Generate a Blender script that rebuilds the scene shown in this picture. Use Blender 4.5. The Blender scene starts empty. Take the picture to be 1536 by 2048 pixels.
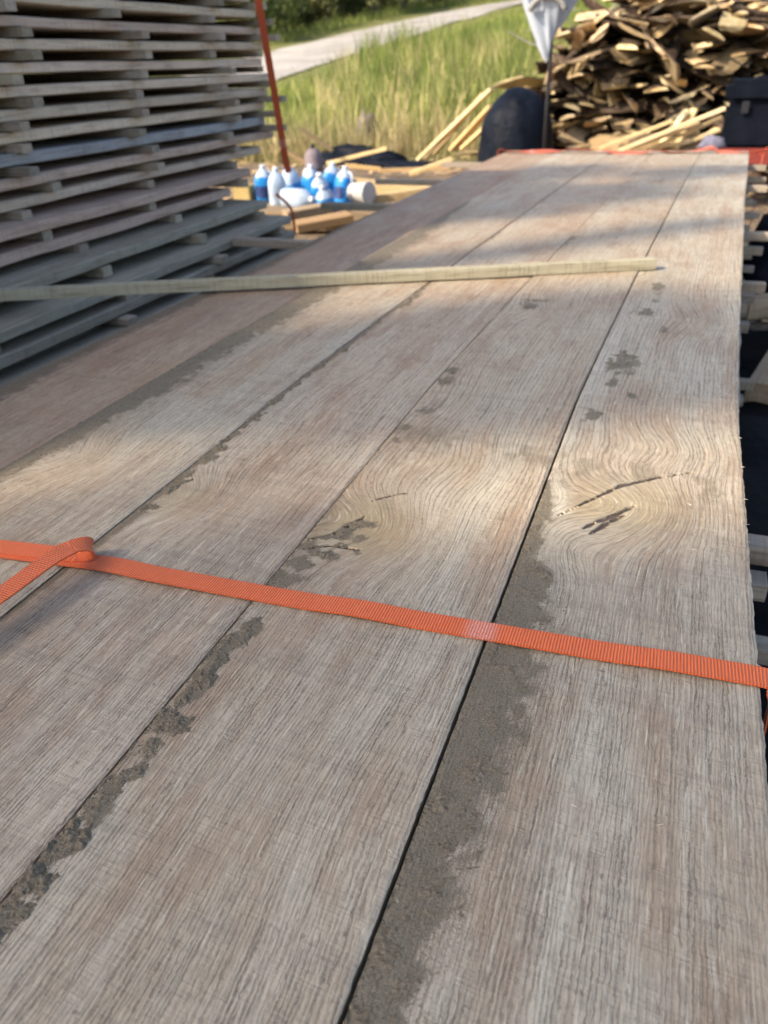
import bpy, bmesh, math, random
import numpy as np
from mathutils import Vector, Matrix
R_=random.Random(7); NP=np.random.RandomState(11)
SC=bpy.context.scene; COL=SC.collection
CZ=0.95; HB=0.45; TOP=CZ-HB          # camera height above ground, above board tops
F=1538.0
RM=np.array([[0.93936934,-0.14867386,-0.30900054],[0.34162464,0.48361893,0.8058569],[-0.02962865,0.86255945,-0.50508745]])
def ray(px,py): return RM@np.array([px-768.0,1024.0-py,F])
def D(px,py,z=None):                  # survey: photo point -> place on a level plane
    r=ray(px,py); z=TOP if z is None else z
    t=(z-CZ)/r[2]; return r*t+np.array([0,0,CZ])
def AY(px,py,y):                      # survey: photo point -> place at distance y
    r=ray(px,py); return r*(y/r[1])+np.array([0,0,CZ])
# ------------------------------------------------------------------ noise
def _h(ix,iy,s):
    n=(ix.astype(np.int64)*374761393+iy.astype(np.int64)*668265263+s*1274126177)&0xffffffff
    n=((n^(n>>13))*1274126177)&0xffffffff
    return ((n^(n>>16))&0xffff)/65535.0
def vn(x,y,s=0):
    x=np.asarray(x,float); y=np.asarray(y,float)
    ix=np.floor(x); iy=np.floor(y); fx=x-ix; fy=y-iy
    fx=fx*fx*(3-2*fx); fy=fy*fy*(3-2*fy)
    a=_h(ix,iy,s); b=_h(ix+1,iy,s); c=_h(ix,iy+1,s); d=_h(ix+1,iy+1,s)
    return (a*(1-fx)+b*fx)*(1-fy)+(c*(1-fx)+d*fx)*fy
def fbm(x,y,s=0,o=4):
    r=0;a=.5;t=0
    for k in range(o):
        r=r+a*vn(np.asarray(x)*2**k,np.asarray(y)*2**k,s+k*17); t+=a; a*=.5
    return r/t
def sst(a,b,x):
    t=np.clip((x-a)/(b-a),0,1); return t*t*(3-2*t)
# ------------------------------------------------------------------ objects
def tag(o,label=None,cat=None,group=None,kind=None):
    if label: o['label']=label
    if cat: o['category']=cat
    if group: o['group']=group
    if kind or cat: o['kind']=kind or 'thing'
    return o
def link(name,me,parent=None):
    o=bpy.data.objects.new(name,me); COL.objects.link(o)
    if parent: o.parent=parent
    return o
def empty(name,loc,rz=0):
    o=link(name,None); o.location=loc; o.rotation_euler=(0,0,rz); o.empty_display_size=.1; return o
def mesh(name,v,f,mats,mi=None,smooth=False):
    me=bpy.data.meshes.new(name); me.from_pydata([tuple(p) for p in v],[],[tuple(q) for q in f])
    for m in (mats if isinstance(mats,(list,tuple)) else [mats]): me.materials.append(m)
    if mi is not None: me.polygons.foreach_set('material_index',np.array(mi,dtype=np.int32))
    if smooth: me.polygons.foreach_set('use_smooth',[True]*len(me.polygons))
    me.update(); return me
def attr(me,name,val):
    a=me.attributes.new(name,'FLOAT','POINT'); a.data.foreach_set('value',np.asarray(val,dtype=np.float32).ravel())
def recalc(me):
    bm=bmesh.new(); bm.from_mesh(me); bmesh.ops.recalc_face_normals(bm,faces=bm.faces); bm.to_mesh(me); bm.free()
# ------------------------------------------------------------------ node DSL
class N:
    def __init__(s,name):
        s.m=bpy.data.materials.new(name); s.m.use_nodes=True; s.t=s.m.node_tree; s.t.nodes.clear()
        s.out=s.t.nodes.new('ShaderNodeOutputMaterial')
    def n(s,ty,**k):
        q=s.t.nodes.new(ty)
        for a,b in k.items(): setattr(q,a,b)
        return q
    def pl(s,v,sock):
        if isinstance(v,bpy.types.NodeSocket): s.t.links.new(v,sock)
        elif v is not None:
            if sock.type in('RGBA',) and len(v)==3: v=(*v,1)
            sock.default_value=v
    def ma(s,op,a,b=None,c=None,clamp=False):
        q=s.n('ShaderNodeMath',operation=op,use_clamp=clamp); s.pl(a,q.inputs[0])
        if b is not None: s.pl(b,q.inputs[1])
        if c is not None: s.pl(c,q.inputs[2])
        return q.outputs[0]
    def mul(s,a,b): return s.ma('MULTIPLY',a,b)
    def add(s,a,b): return s.ma('ADD',a,b)
    def vec(s,x,y,z=0.0):
        q=s.n('ShaderNodeCombineXYZ'); s.pl(x,q.inputs[0]); s.pl(y,q.inputs[1]); s.pl(z,q.inputs[2]); return q.outputs[0]
    def sep(s,v):
        q=s.n('ShaderNodeSeparateXYZ'); s.pl(v,q.inputs[0]); return q.outputs
    def at(s,name): return s.n('ShaderNodeAttribute',attribute_name=name).outputs['Fac']
    def noise(s,v,scale=1.0,detail=2.0,rough=.5,dist=0.0):
        q=s.n('ShaderNodeTexNoise'); s.pl(v,q.inputs['Vector']); q.inputs['Scale'].default_value=scale
        q.inputs['Detail'].default_value=detail; q.inputs['Roughness'].default_value=rough; q.inputs['Distortion'].default_value=dist
        return q.outputs['Fac']
    def mr(s,v,a,b,c=0.0,d=1.0,smooth=True):
        q=s.n('ShaderNodeMapRange',interpolation_type='SMOOTHSTEP' if smooth else 'LINEAR'); s.pl(v,q.inputs['Value'])
        for i,x in zip(('From Min','From Max','To Min','To Max'),(a,b,c,d)): s.pl(x,q.inputs[i])
        return q.outputs[0]
    def mix(s,f,a,b,mode='MIX'):
        q=s.n('ShaderNodeMix',data_type='RGBA',blend_type=mode); s.pl(f,q.inputs[0]); s.pl(a,q.inputs[6]); s.pl(b,q.inputs[7]); return q.outputs[2]
    def obj(s): return s.n('ShaderNodeTexCoord').outputs['Object']
    def uv(s): return s.n('ShaderNodeTexCoord').outputs['UV']
    def pos(s): return s.n('ShaderNodeNewGeometry').outputs['Position']
    def rnd(s): return s.n('ShaderNodeObjectInfo').outputs['Random']
    def ocol(s): return s.n('ShaderNodeObjectInfo').outputs['Color']
    def bump(s,h,strength=.5,dist=.001):
        q=s.n('ShaderNodeBump'); q.inputs['Strength'].default_value=strength; q.inputs['Distance'].default_value=dist; s.pl(h,q.inputs['Height']); return q.outputs[0]
    def bsdf(s,col,rough=.7,normal=None,spec=.4,trans=0.0,metal=0.0,sheen=0.0):
        q=s.n('ShaderNodeBsdfPrincipled'); s.pl(col,q.inputs['Base Color']); s.pl(rough,q.inputs['Roughness'])
        q.inputs['Specular IOR Level'].default_value=spec; q.inputs['Metallic'].default_value=metal
        if sheen: q.inputs['Sheen Weight'].default_value=sheen
        if normal is not None: s.pl(normal,q.inputs['Normal'])
        o=q.outputs[0]
        if trans:
            t=s.n('ShaderNodeBsdfTranslucent'); s.pl(col,t.inputs[0]); mx=s.n('ShaderNodeMixShader'); mx.inputs[0].default_value=trans
            s.t.links.new(o,mx.inputs[1]); s.t.links.new(t.outputs[0],mx.inputs[2]); o=mx.outputs[0]
        s.t.links.new(o,s.out.inputs[0]); return s.m
# ------------------------------------------------------------------ materials
def mat_oak():
    s=N('sawn_oak'); g=s.at('grain'); y=s.at('along'); x=s.at('across'); sd=s.mul(s.rnd(),37.0)
    dust=s.at('dust'); warm=s.at('warm'); crack=s.at('crack')
    # slow colour drift
    big=s.noise(s.vec(s.mul(g,9.0),s.mul(y,1.6),sd),1,3,.55)
    big2=s.noise(s.vec(s.mul(x,14.0),s.mul(y,5.0),s.add(sd,5.0)),1,3,.6)
    base=s.mix(s.mr(big,.3,.7),(.47,.375,.275),(.53,.475,.38))
    base=s.mix(s.mul(s.mr(big2,.40,.70),.8),base,(.40,.275,.18))
    base=s.mix(s.mul(s.mr(s.noise(s.vec(s.mul(g,30.0),s.mul(y,.9),sd),1,2),.4,.7),.35),base,(.57,.515,.43))
    base=s.mix(s.mr(s.add(warm,s.mul(s.add(big2,-.5),.5)),.15,1.0,0,.75),base,(.40,.30,.155))
    # growth rings: lines on the grain field
    wob=s.noise(s.vec(s.mul(g,60.0),s.mul(y,3.0),sd),1,2)
    wob2=s.noise(s.vec(s.mul(g,160.0),s.mul(y,42.0),sd),1,3,.65)
    sawn=s.noise(s.vec(s.mul(x,7.0),s.mul(y,34.0),sd),1,2)
    sp=s.add(s.mul(y,1/.0021),s.add(s.mul(x,14.0),s.mul(sawn,5.0)))
    saw=s.mul(s.add(s.noise(s.vec(s.mul(x,16.0),s.add(s.mul(y,430.0),s.mul(x,30.0)),sd),1,2,.6),-.5),4.2)
    sam=s.mr(s.noise(s.vec(s.mul(x,75.0),s.mul(y,70.0),sd),1,4,.7),.35,.66)
    sawm=s.mul(saw,sam)
    hf=s.add(s.noise(s.vec(s.mul(g,500.0),s.mul(y,210.0),sd),1,2,.6),-.5)
    dist_=s.add(s.mul(wob,2.6),s.add(s.mul(wob2,1.3),s.add(s.mul(hf,.85),s.mul(sawm,.06))))
    wf=s.mr(s.ma('SINE',s.mul(s.add(s.mul(g,1/.0070),s.mul(dist_,.75)),6.2832)),.25,.98)
    wn=s.mr(s.ma('SINE',s.mul(s.add(s.mul(g,1/.0037),dist_),6.2832)),-.05,.9)
    blend=s.mr(s.add(y,s.mul(s.add(big2,-.5),.25)),.56,.80)
    w=s.add(s.mul(wf,blend),s.mul(wn,s.ma('SUBTRACT',1.0,blend)))
    ph2=s.add(s.mul(g,1/.0019),s.add(s.mul(wob,3.6),s.add(s.mul(wob2,2.0),s.add(s.mul(hf,.9),s.mul(sawm,.12)))))
    w2=s.mr(s.ma('SINE',s.mul(ph2,6.2832)),.2,1.0)
    seg=s.mr(s.noise(s.vec(s.mul(g,210.0),s.mul(y,95.0),s.add(sd,13.0)),1,3,.65),.30,.58,.58,1.0)
    amp=s.mr(s.noise(s.vec(s.mul(g,120.0),s.mul(y,9.0),s.add(sd,9.0)),1,3,.6),.28,.72)
    pore=s.mr(s.noise(s.vec(s.mul(g,620.0),s.mul(y,60.0),sd),1,3,.7),.50,.70)
    pore2=s.mr(s.noise(s.vec(s.mul(g,300.0),s.mul(y,14.0),s.add(sd,3.0)),1,2,.6),.48,.75)
    ring=s.mul(s.ma('MAXIMUM',s.mul(w,s.add(s.mul(amp,.65),.35)),s.mul(s.mul(w2,amp),.6)),s.mr(warm,.2,1.0,1.0,.6))
    line=s.ma('MAXIMUM',ring,s.mul(pore,.62)); line=s.ma('MAXIMUM',line,s.mul(pore2,.50)); line=s.mul(line,seg)
    col=s.mix(s.mul(line,.88),base,(.135,.098,.068))
    # pale broken fibres
    fib=s.mr(s.noise(s.vec(s.mul(g,420.0),s.mul(y,30.0),s.add(sd,21.0)),1,2,.6),.56,.75)
    col=s.mix(s.mul(fib,.75),col,(.64,.575,.465))
    # band-saw marks across the board
    col=s.mix(s.mr(sawm,-.2,1.0,0,.34),col,(.18,.138,.10))
    coarse=s.noise(s.vec(s.mul(x,2.0),s.mul(y,70.0),s.add(sd,2.0)),1,2)
    col=s.mix(s.mr(coarse,.5,.75,0,.22),col,(.19,.15,.12))
    # fine dust in the grooves and thin dust film
    gr=s.noise(s.vec(s.mul(x,900.0),s.mul(y,900.0),sd),1,2,.7)
    sp2=s.noise(s.vec(s.mul(x,45.0),s.mul(y,32.0),s.add(sd,4.0)),1,4,.65)
    dm=s.mr(s.add(dust,s.add(s.mul(s.add(sp2,-.5),.8),s.mul(s.add(gr,-.5),1.5))),.22,.92)
    dcol=s.mix(s.mr(gr,.3,.7),(.108,.087,.056),(.24,.198,.138))
    col=s.mix(s.mul(s.mr(s.add(dm,s.mul(s.add(gr,-.5),.5)),.1,.5),.45),col,(.25,.175,.10))
    col=s.mix(s.mul(s.mr(dm,.25,.9),.9),col,dcol)
    speck=s.mr(s.noise(s.vec(s.mul(x,130.0),s.mul(y,110.0),s.add(sd,8.0)),1,2,.5),.735,.77)
    col=s.mix(s.mul(speck,.6),col,(.12,.095,.08))
    ck=s.mr(s.add(crack,s.mul(s.add(s.noise(s.vec(s.mul(x,260.0),s.mul(y,260.0),sd),1,4,.7),-.5),1.5)),.45,.80)
    halo=s.mr(crack,.1,.9,0,.45); col=s.mix(s.mul(halo,s.mr(sp2,.35,.6)),col,(.20,.15,.11))
    col=s.mix(s.mul(ck,.9),col,(.075,.052,.044))
    col=s.mix(1.0,col,s.ocol(),'MULTIPLY')
    hgt=s.add(s.mul(line,-.75),s.add(s.mul(sawm,.22),s.add(s.mul(gr,.28),s.mul(ck,-2.2))))
    hgt=s.add(hgt,s.mul(coarse,.5))
    hgt=s.add(hgt,s.mul(s.mul(dm,gr),.7))
    return s.bsdf(col,s.mr(line,0,1,.55,.75),s.bump(hgt,.95,.0012),spec=.6)
def mat_rough(name,c1,c2,cd,rings=1/.006,edge=True):
    """plainer sawn wood, tinted by the object's own colour"""
    s=N(name); o=s.obj(); X,Y,Z=s.sep(o); sd=s.mul(s.rnd(),41.0)
    oc=s.ocol()
    n1=s.noise(s.vec(s.mul(X,20.0),s.mul(Y,1.7),s.add(s.mul(Z,20.0),sd)),1,3,.6)
    n2=s.noise(s.vec(s.mul(X,160.0),s.mul(Y,8.0),s.add(s.mul(Z,160.0),sd)),1,3,.6)
    n3=s.noise(s.vec(s.mul(X,12.0),s.mul(Y,9.0),s.add(s.mul(Z,12.0),sd)),1,4,.6)
    saw=s.noise(s.vec(s.mul(X,9.0),s.mul(Y,150.0),s.add(s.mul(Z,9.0),sd)),1,2,.5)
    c=s.mix(s.mr(n1,.3,.7),c1,c2); c=s.mix(s.mr(n2,.45,.75,0,.65),c,cd)
    c=s.mix(s.mr(n3,.55,.8,0,.6),c,cd); c=s.mix(s.mr(saw,.5,.75,0,.35),c,cd)
    c=s.mix(1.0,c,oc,'MULTIPLY')
    h=s.add(s.mul(n2,.8),s.mul(saw,.7))
    return s.bsdf(c,.8,s.bump(h,.8,.0025),spec=.3)
def mat_dust():
    s=N('sawdust_fluff'); p=s.pos()
    n=s.noise(p,420,4,.7); n2=s.noise(p,55,3,.6); n3=s.noise(p,1300,2,.6)
    c=s.mix(s.mr(n,.3,.7),(.15,.122,.082),(.31,.26,.185)); c=s.mix(s.mr(n2,.4,.7,0,.5),c,(.165,.137,.094)); c=s.mix(s.mr(n3,.58,.75,0,.7),c,(.42,.355,.26))
    return s.bsdf(c,.95,s.bump(s.add(n,n3),1.0,.0016),spec=.1)
def mat_strap(name,c1,c2):
    s=N(name); u,v,_=s.sep(s.uv())
    ribs=s.ma('SINE',s.mul(s.add(s.mul(v,1/.0027),s.mul(u,.35)),6.2832))
    cols=s.ma('SINE',s.mul(u,6.2832*13))
    n=s.noise(s.vec(s.mul(u,4.0),s.mul(v,30.0)),1,4,.6); fz=s.noise(s.vec(s.mul(u,60.0),s.mul(v,1500.0)),1,2)
    c=s.mix(s.mr(ribs,-.9,.6),c2,c1); c=s.mix(s.mr(fz,.4,.7,0,.3),c,c2)
    c=s.mix(s.mr(n,.55,.8,0,.25),c,c2)
    sc=s.mul(s.mr(s.ma('ABSOLUTE',s.add(v,-.545)),.006,.020,1,0),s.mr(s.noise(s.vec(s.mul(u,22.0),s.mul(v,800.0)),1,3,.7),.44,.6))
    c=s.mix(s.mul(sc,.7),c,(.72,.55,.5))
    edge=s.mr(s.ma('ABSOLUTE',s.add(u,-.5)),.44,.5); c=s.mix(s.mul(edge,.35),c,c2)
    h=s.add(ribs,s.add(s.mul(cols,.35),s.mul(fz,.6)))
    return s.bsdf(c,.62,s.bump(h,.8,.0006),spec=.4,sheen=.2)
def mat_plain(name,c1,c2,scale=8,rough=.6,bump=.3,bd=.01,trans=0,spec=.4,metal=0.0,detail=4,tint=False):
    s=N(name); p=s.obj(); n=s.noise(p,scale,detail,.6); n2=s.noise(p,scale*6,3,.6)
    c=s.mix(s.mr(s.add(s.mul(n,.7),s.mul(n2,.3)),.35,.65),c1,c2)
    if tint: c=s.mix(1.0,c,s.ocol(),'MULTIPLY')
    return s.bsdf(c,rough,s.bump(s.add(n,s.mul(n2,.4)),bump,bd),spec=spec,trans=trans,metal=metal)
def mat_bark():
    s=N('slab_bark'); o=s.obj(); X,Y,Z=s.sep(o)
    n=s.noise(s.vec(s.mul(X,34.0),s.mul(Y,7.0),s.mul(Z,34.0)),1,4,.65); n2=s.noise(o,9,3)
    c=s.mix(s.mr(n,.35,.65),(.030,.020,.014),(.13,.092,.064)); c=s.mix(s.mr(n2,.5,.7,0,.5),c,(.15,.125,.10))
    c=s.mix(1.0,c,s.ocol(),'MULTIPLY')
    return s.bsdf(c,.9,s.bump(n,1,.012),spec=.2)
def mat_sawnend():
    s=N('slab_wood'); o=s.obj(); X,Y,Z=s.sep(o); sd=s.mul(s.rnd(),20.0)
    n=s.noise(s.vec(s.mul(X,30.0),s.mul(Y,3.0),s.add(sd,s.mul(Z,60.0))),1,3,.6); n2=s.noise(s.vec(s.mul(X,9.0),s.mul(Y,9.0),s.add(sd,s.mul(Z,9.0))),1,3)
    c=s.mix(s.mr(n,.3,.7),(.74,.60,.37),(.52,.39,.21)); c=s.mix(s.mr(n2,.5,.75,0,.6),c,(.33,.22,.12))
    c=s.mix(1.0,c,s.ocol(),'MULTIPLY')
    return s.bsdf(c,.8,s.bump(n,.6,.004),spec=.25)
def mat_leaf(name,c1,c2,trans=.3):
    s=N(name); p=s.pos(); n=s.noise(p,1.1,3,.6); n2=s.noise(p,9,2)
    c=s.mix(s.mr(s.add(s.mul(n,.6),s.mul(n2,.4)),.35,.65),c1,c2)
    return s.bsdf(c,.6,None,spec=.25,trans=trans)
def mat_grass():
    s=N('tall_grass'); p=s.pos(); a=s.at('tone'); n=s.noise(p,.55,3,.6)
    n5=s.noise(p,2.6,3,.7); c=s.mix(s.mr(s.add(s.mul(n,.6),s.mul(n5,.4)),.38,.62),(.095,.16,.028),(.35,.385,.095)); Xp,Yp,Zp=s.sep(p); c=s.mix(s.mul(s.mr(Yp,8.8,12.0,1,0),s.mr(n5,.3,.6)),c,(.40,.32,.17)); c=s.mix(s.mr(a,.55,1.0,0,.9),c,(.58,.48,.24)); c=s.mix(s.mr(a,.0,.25,.5,0),c,(.055,.085,.018))
    return s.bsdf(c,.6,None,spec=.25,trans=.35)
def mat_ground():
    s=N('yard_ground'); p=s.pos(); X,Y,Z=s.sep(p)
    n=s.noise(p,1.3,4,.6); n2=s.noise(p,16,4,.65); n3=s.noise(p,75,3,.6)
    dirt=s.mix(s.mr(n2,.3,.7),(.09,.065,.045),(.26,.20,.14)); dirt=s.mix(s.mr(n3,.52,.66,0,.8),dirt,(.47,.35,.2)); dirt=s.mix(s.mr(n,.5,.7,0,.6),dirt,(.12,.09,.065))
    gr=s.mix(s.mr(n2,.3,.7),(.10,.13,.035),(.24,.23,.085)); gr=s.mix(s.mr(n,.45,.7,0,.6),gr,(.30,.25,.12))
    gm=s.mr(s.add(s.add(Y,s.mul(X,-.12)),s.mul(s.add(n,-.5),2.4)),8.6,9.9)
    c=s.mix(gm,dirt,gr)
    return s.bsdf(c,.95,s.bump(s.add(n2,s.mul(n3,.6)),1,.03),spec=.15)
def mat_jug(name,liq,level):
    s=N(name); X,Y,Z=s.sep(s.obj()); n=s.noise(s.obj(),30,2)
    f=s.mr(s.add(Z,s.mul(n,.004)),level-.004,level+.006)
    c=s.mix(f,liq,(.52,.64,.76))
    return s.bsdf(c,.35,s.bump(n,.2,.004),spec=.5,trans=.25)
M={}
M['oak']=mat_oak()
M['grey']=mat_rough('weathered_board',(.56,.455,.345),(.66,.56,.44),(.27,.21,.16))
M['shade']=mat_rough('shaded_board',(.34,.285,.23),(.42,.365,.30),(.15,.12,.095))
M['stick']=mat_rough('sticker_wood',(.40,.33,.235),(.50,.43,.32),(.20,.155,.105))
M['stickpale']=mat_rough('pale_batten',(.55,.52,.42),(.64,.62,.53),(.27,.24,.17))
M['pale']=mat_rough('fresh_strip',(.70,.55,.31),(.78,.65,.42),(.42,.30,.16))
M['dust']=mat_dust()
M['strap']=mat_strap('orange_webbing',(.90,.165,.022),(.64,.095,.012))
M['redstrap']=mat_strap('red_webbing',(.66,.115,.025),(.45,.068,.015))
M['bark']=mat_bark(); M['end']=mat_sawnend()
M['tarp']=mat_plain('black_plastic_sheet',(.003,.0045,.009),(.006,.009,.016),4,.55,.6,.03,spec=.10)
M['shadesheet']=mat_plain('black_shade_sheet',(.006,.006,.007),(.013,.012,.012),4,.75,.5,.03,spec=.05)  # near-black tone stands in for the shade right of the stack
M['cloth']=mat_plain('pale_cloth',(.42,.48,.56),(.50,.55,.61),6,.85,.2,.01,trans=.15)
M['clothgrey']=mat_plain('grey_cloth',(.22,.22,.21),(.28,.28,.27),6,.85,.2,.01)
M['black']=mat_plain('black_plastic',(.004,.0055,.010),(.007,.009,.015),12,.6,.2,.004,spec=.05)
M['redpaint']=mat_plain('red_paint',(.22,.035,.022),(.15,.025,.018),14,.55,.3,.004)
M['blackmetal']=mat_plain('black_pole_paint',(.012,.012,.015),(.02,.02,.024),20,.45,.2,.002)
M['white']=mat_plain('white_plastic',(.58,.58,.55),(.50,.50,.47),10,.5,.2,.004,trans=.15)
M['rag']=mat_plain('white_rag',(.15,.15,.20),(.10,.10,.14),14,.9,.5,.01)
M['rust']=mat_plain('purple_grey_steel',(.13,.105,.12),(.20,.17,.18),14,.7,.3,.006)
M['cap']=mat_plain('white_cap',(.6,.64,.68),(.54,.58,.62),20,.45,.1,.001)
M['bluelabel']=mat_plain('dark_blue_label',(.015,.03,.11),(.03,.06,.2),25,.5,.05,.001)
M['jugblue']=mat_jug('blue_fluid_jug',(.02,.27,.68),.205)
M['jugempty']=mat_jug('empty_jug',(.50,.58,.66),.02)
M['juglow']=mat_jug('half_empty_jug',(.06,.31,.66),.14)
M['ground']=mat_ground(); M['grass']=mat_grass()
M['road']=mat_plain('pale_gravel',(.28,.26,.23),(.40,.375,.33),.9,.9,.6,.02,detail=6)
M['leaf1']=mat_leaf('dark_foliage',(.030,.045,.014),(.085,.10,.030)); M['leaf2']=mat_leaf('olive_foliage',(.07,.08,.025),(.16,.155,.05))
M['leaf3']=mat_leaf('bush_foliage',(.05,.075,.018),(.12,.14,.035))
M['trunk']=mat_plain('grey_bark',(.09,.075,.06),(.20,.17,.14),6,.9,.8,.03)
M['birch']=mat_plain('pale_bark',(.55,.53,.48),(.36,.33,.29),4,.8,.6,.02)
M['oldlog']=mat_plain('silvery_log_bark',(.20,.185,.165),(.36,.34,.31),5,.9,.9,.03)
# ------------------------------------------------------------------ ground
def gz(x,y):
    x=np.asarray(x,float); y=np.asarray(y,float)
    t=np.maximum(0,y-8); z=np.where(t<9,.0059*t*t,.0059*81+.106*(t-9))
    return z+ .10*(fbm(x*.35,y*.35,5,3)-.5)*sst(7,11,y)+.03*(fbm(x*1.7,y*1.7,8,3)-.5)
ys=np.concatenate([np.linspace(-120,-6,14),np.linspace(-5,14,96),np.linspace(14.5,60,60),np.linspace(64,260,20)])
xs=np.concatenate([np.linspace(-160,-26,14),np.linspace(-25,14,130),np.linspace(15,160,16)])
gx,gy=np.meshgrid(xs,ys); G=np.stack([gx,gy,gz(gx,gy)],-1).reshape(-1,3); nx=len(xs)
gf=[(j*nx+i,j*nx+i+1,(j+1)*nx+i+1,(j+1)*nx+i) for j in range(len(ys)-1) for i in range(nx-1)]
tag(link('ground',mesh('ground',G,gf,M['ground'],smooth=True)),kind='structure')
def onground(px,py):
    r=ray(px,py); lo,hi=.5,4000
    for t in np.linspace(.003,.08,1500):
        p=r*t+np.array([0,0,CZ])
        if p[2]<gz(p[0],p[1]): return p
    return p
# road: a gravel lane climbing away to the right
rl=[(330,165),(430,132),(540,107),(640,82),(740,58),(840,36),(910,22),(965,12)]
rr=[(480,196),(560,160),(640,132),(700,112),(770,92),(850,66),(910,45),(990,22)]
def along_line(pts,n=50):
    P=np.array([onground(*p)[:2] for p in pts]); d=np.r_[0,np.cumsum(np.linalg.norm(np.diff(P,axis=0),axis=1))]
    s=np.linspace(0,d[-1],n); return np.stack([np.interp(s,d,P[:,0]),np.interp(s,d,P[:,1])],-1)
RL=along_line(rl); RR=along_line(rr)
RL=np.vstack([RL[:1]+(RL[:1]-RL[6:7])*4,RL,RL[-1:]+(RL[-1:]-RL[-6:-5])*6]); RR=np.vstack([RR[:1]+(RR[:1]-RR[6:7])*4,RR,RR[-1:]+(RR[-1:]-RR[-6:-5])*6])
rv=[]; K=14
for a,b in zip(RL,RR):
    for k in range(K):
        t=k/(K-1); q=a*(1-t)+b*t; rv.append((q[0],q[1],float(gz(q[0],q[1]))+.03+.03*math.sin(math.pi*t)))
rf=[(j*K+i,j*K+i+1,(j+1)*K+i+1,(j+1)*K+i) for j in range(len(RL)-1) for i in range(K-1)]
me=mesh('road',rv,rf,M['road'],smooth=True); recalc(me); tag(link('road',me),kind='structure')
def road_dist(x,y):
    c=(RL+RR)/2; return np.min(np.hypot(c[:,0]-x,c[:,1]-y))
# ------------------------------------------------------------------ boards of the strapped stack
def shift(x,y):
    k=np.interp(x,[-1.05,-.55],[.38,1.0]); return .034*k*np.maximum(0,y-1.1)**1.15/(1+0*y)
EDG=[-1.043,-.800,-.561,-.3405,-.1105,.1175]
NAMES=[]
def knotfield(i,x,y):
    """grain potential (m), warm stain, crack darkness, for board i at x,y"""
    g=x+.006*(fbm(x*5,y*1.4,30+i,3)-.5)*2+.010*(vn(y*1.1+i*3.3,x*0+.5,40+i)-.5)
    # flat-sawn curvature: ring spacing opens towards one side
    g=g+.25*(x-EDG[i])**2
    warm=np.zeros_like(x); crack=np.zeros_like(x)
    for (bi,cx,cy,A,sx,sy,rot,wa) in KN:
        if bi!=i: continue
        c,s=math.cos(rot),math.sin(rot); dx=x-cx; dy=y-cy; u=c*dx+s*dy; v=-s*dx+c*dy
        e=np.exp(-(u/sx)**2-(v/sy)**2); g=g+A*e
        warm=np.maximum(warm,wa*np.exp(-(u/(sx*1.15))**2-(v/(sy*1.25))**2))
    for (bi,pts,wid) in CR:
        if bi!=i: continue
        d=np.full_like(x,9.)
        for (a,b) in zip(pts[:-1],pts[1:]):
            ax,ay=a; bx,by=b; L2=(bx-ax)**2+(by-ay)**2; t=np.clip(((x-ax)*(bx-ax)+(y-ay)*(by-ay))/L2,0,1)
            d=np.minimum(d,np.hypot(x-ax-t*(bx-ax),y-ay-t*(by-ay)))
        d=d+.0016*(fbm(x*160,y*160,500,3)-.5)*2
        tp=np.clip(((x-pts[0][0])*(pts[-1][0]-pts[0][0])+(y-pts[0][1])*(pts[-1][1]-pts[0][1]))/((pts[-1][0]-pts[0][0])**2+(pts[-1][1]-pts[0][1])**2),0,1)
        wv=wid*(.35+.9*np.sin(np.pi*tp)*vn(tp*9,tp*0+wid*1e4,505))
        crack=np.maximum(crack,np.clip(1.05-d/(wv+1e-5)*.55,0,1))
    return g,warm,crack
def d2(px,py): return tuple(D(px,py)[:2])
KN=[]
def kn(b,px,py,A,sx,sy,rot,wa): KN.append((b,*d2(px,py),A,sx,sy,rot,wa))
kn(4,1250,1012,-.068,.066,.070,-.55,.9); kn(4,1330,900,-.030,.07,.06,-.3,.35); kn(4,1390,640,-.03,.06,.10,0,.1); kn(4,1300,545,-.05,.05,.12,0,.3); kn(4,1420,380,-.03,.05,.2,0,.2)
kn(4,1150,1090,.020,.03,.05,0,.2)
kn(3,725,1050,-.060,.075,.062,-.5,.9); kn(3,930,930,-.020,.07,.07,-.3,.4); kn(3,1080,620,-.03,.05,.08,0,.15); kn(3,640,1600,.012,.07,.10,0,0)
kn(3,900,800,-.02,.06,.12,0,0)
kn(2,345,985,-.06,.060,.055,-.4,.75); kn(2,640,800,.015,.07,.12,0,0); kn(2,880,560,-.03,.05,.15,0,.2)
kn(1,150,915,-.035,.06,.06,-.4,.3); kn(1,600,640,.02,.06,.2,0,.1)
kn(0,300,740,-.03,.06,.12,-.3,.6)
CR=[(4,[d2(1118,1030),d2(1180,1000),d2(1240,972),d2(1300,958),d2(1385,944)],.0030),
    (4,[d2(1168,1056),d2(1195,1043),d2(1225,1032),d2(1268,1012)],.0048),(4,[d2(1180,1068),d2(1215,1046),d2(1248,1030)],.0042),
    (3,[d2(740,1004),d2(775,994),d2(820,986)],.0022),(3,[d2(610,1082),d2(665,1070),d2(720,1040),d2(735,1030)],.0030),(3,[d2(600,1100),d2(660,1092),d2(720,1102)],.0028),
    (3,[d2(690,1068),d2(712,1058),d2(735,1052)],.0022),
    (2,[d2(272,1022),d2(300,1014),d2(312,1008)],.0028)]
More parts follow.
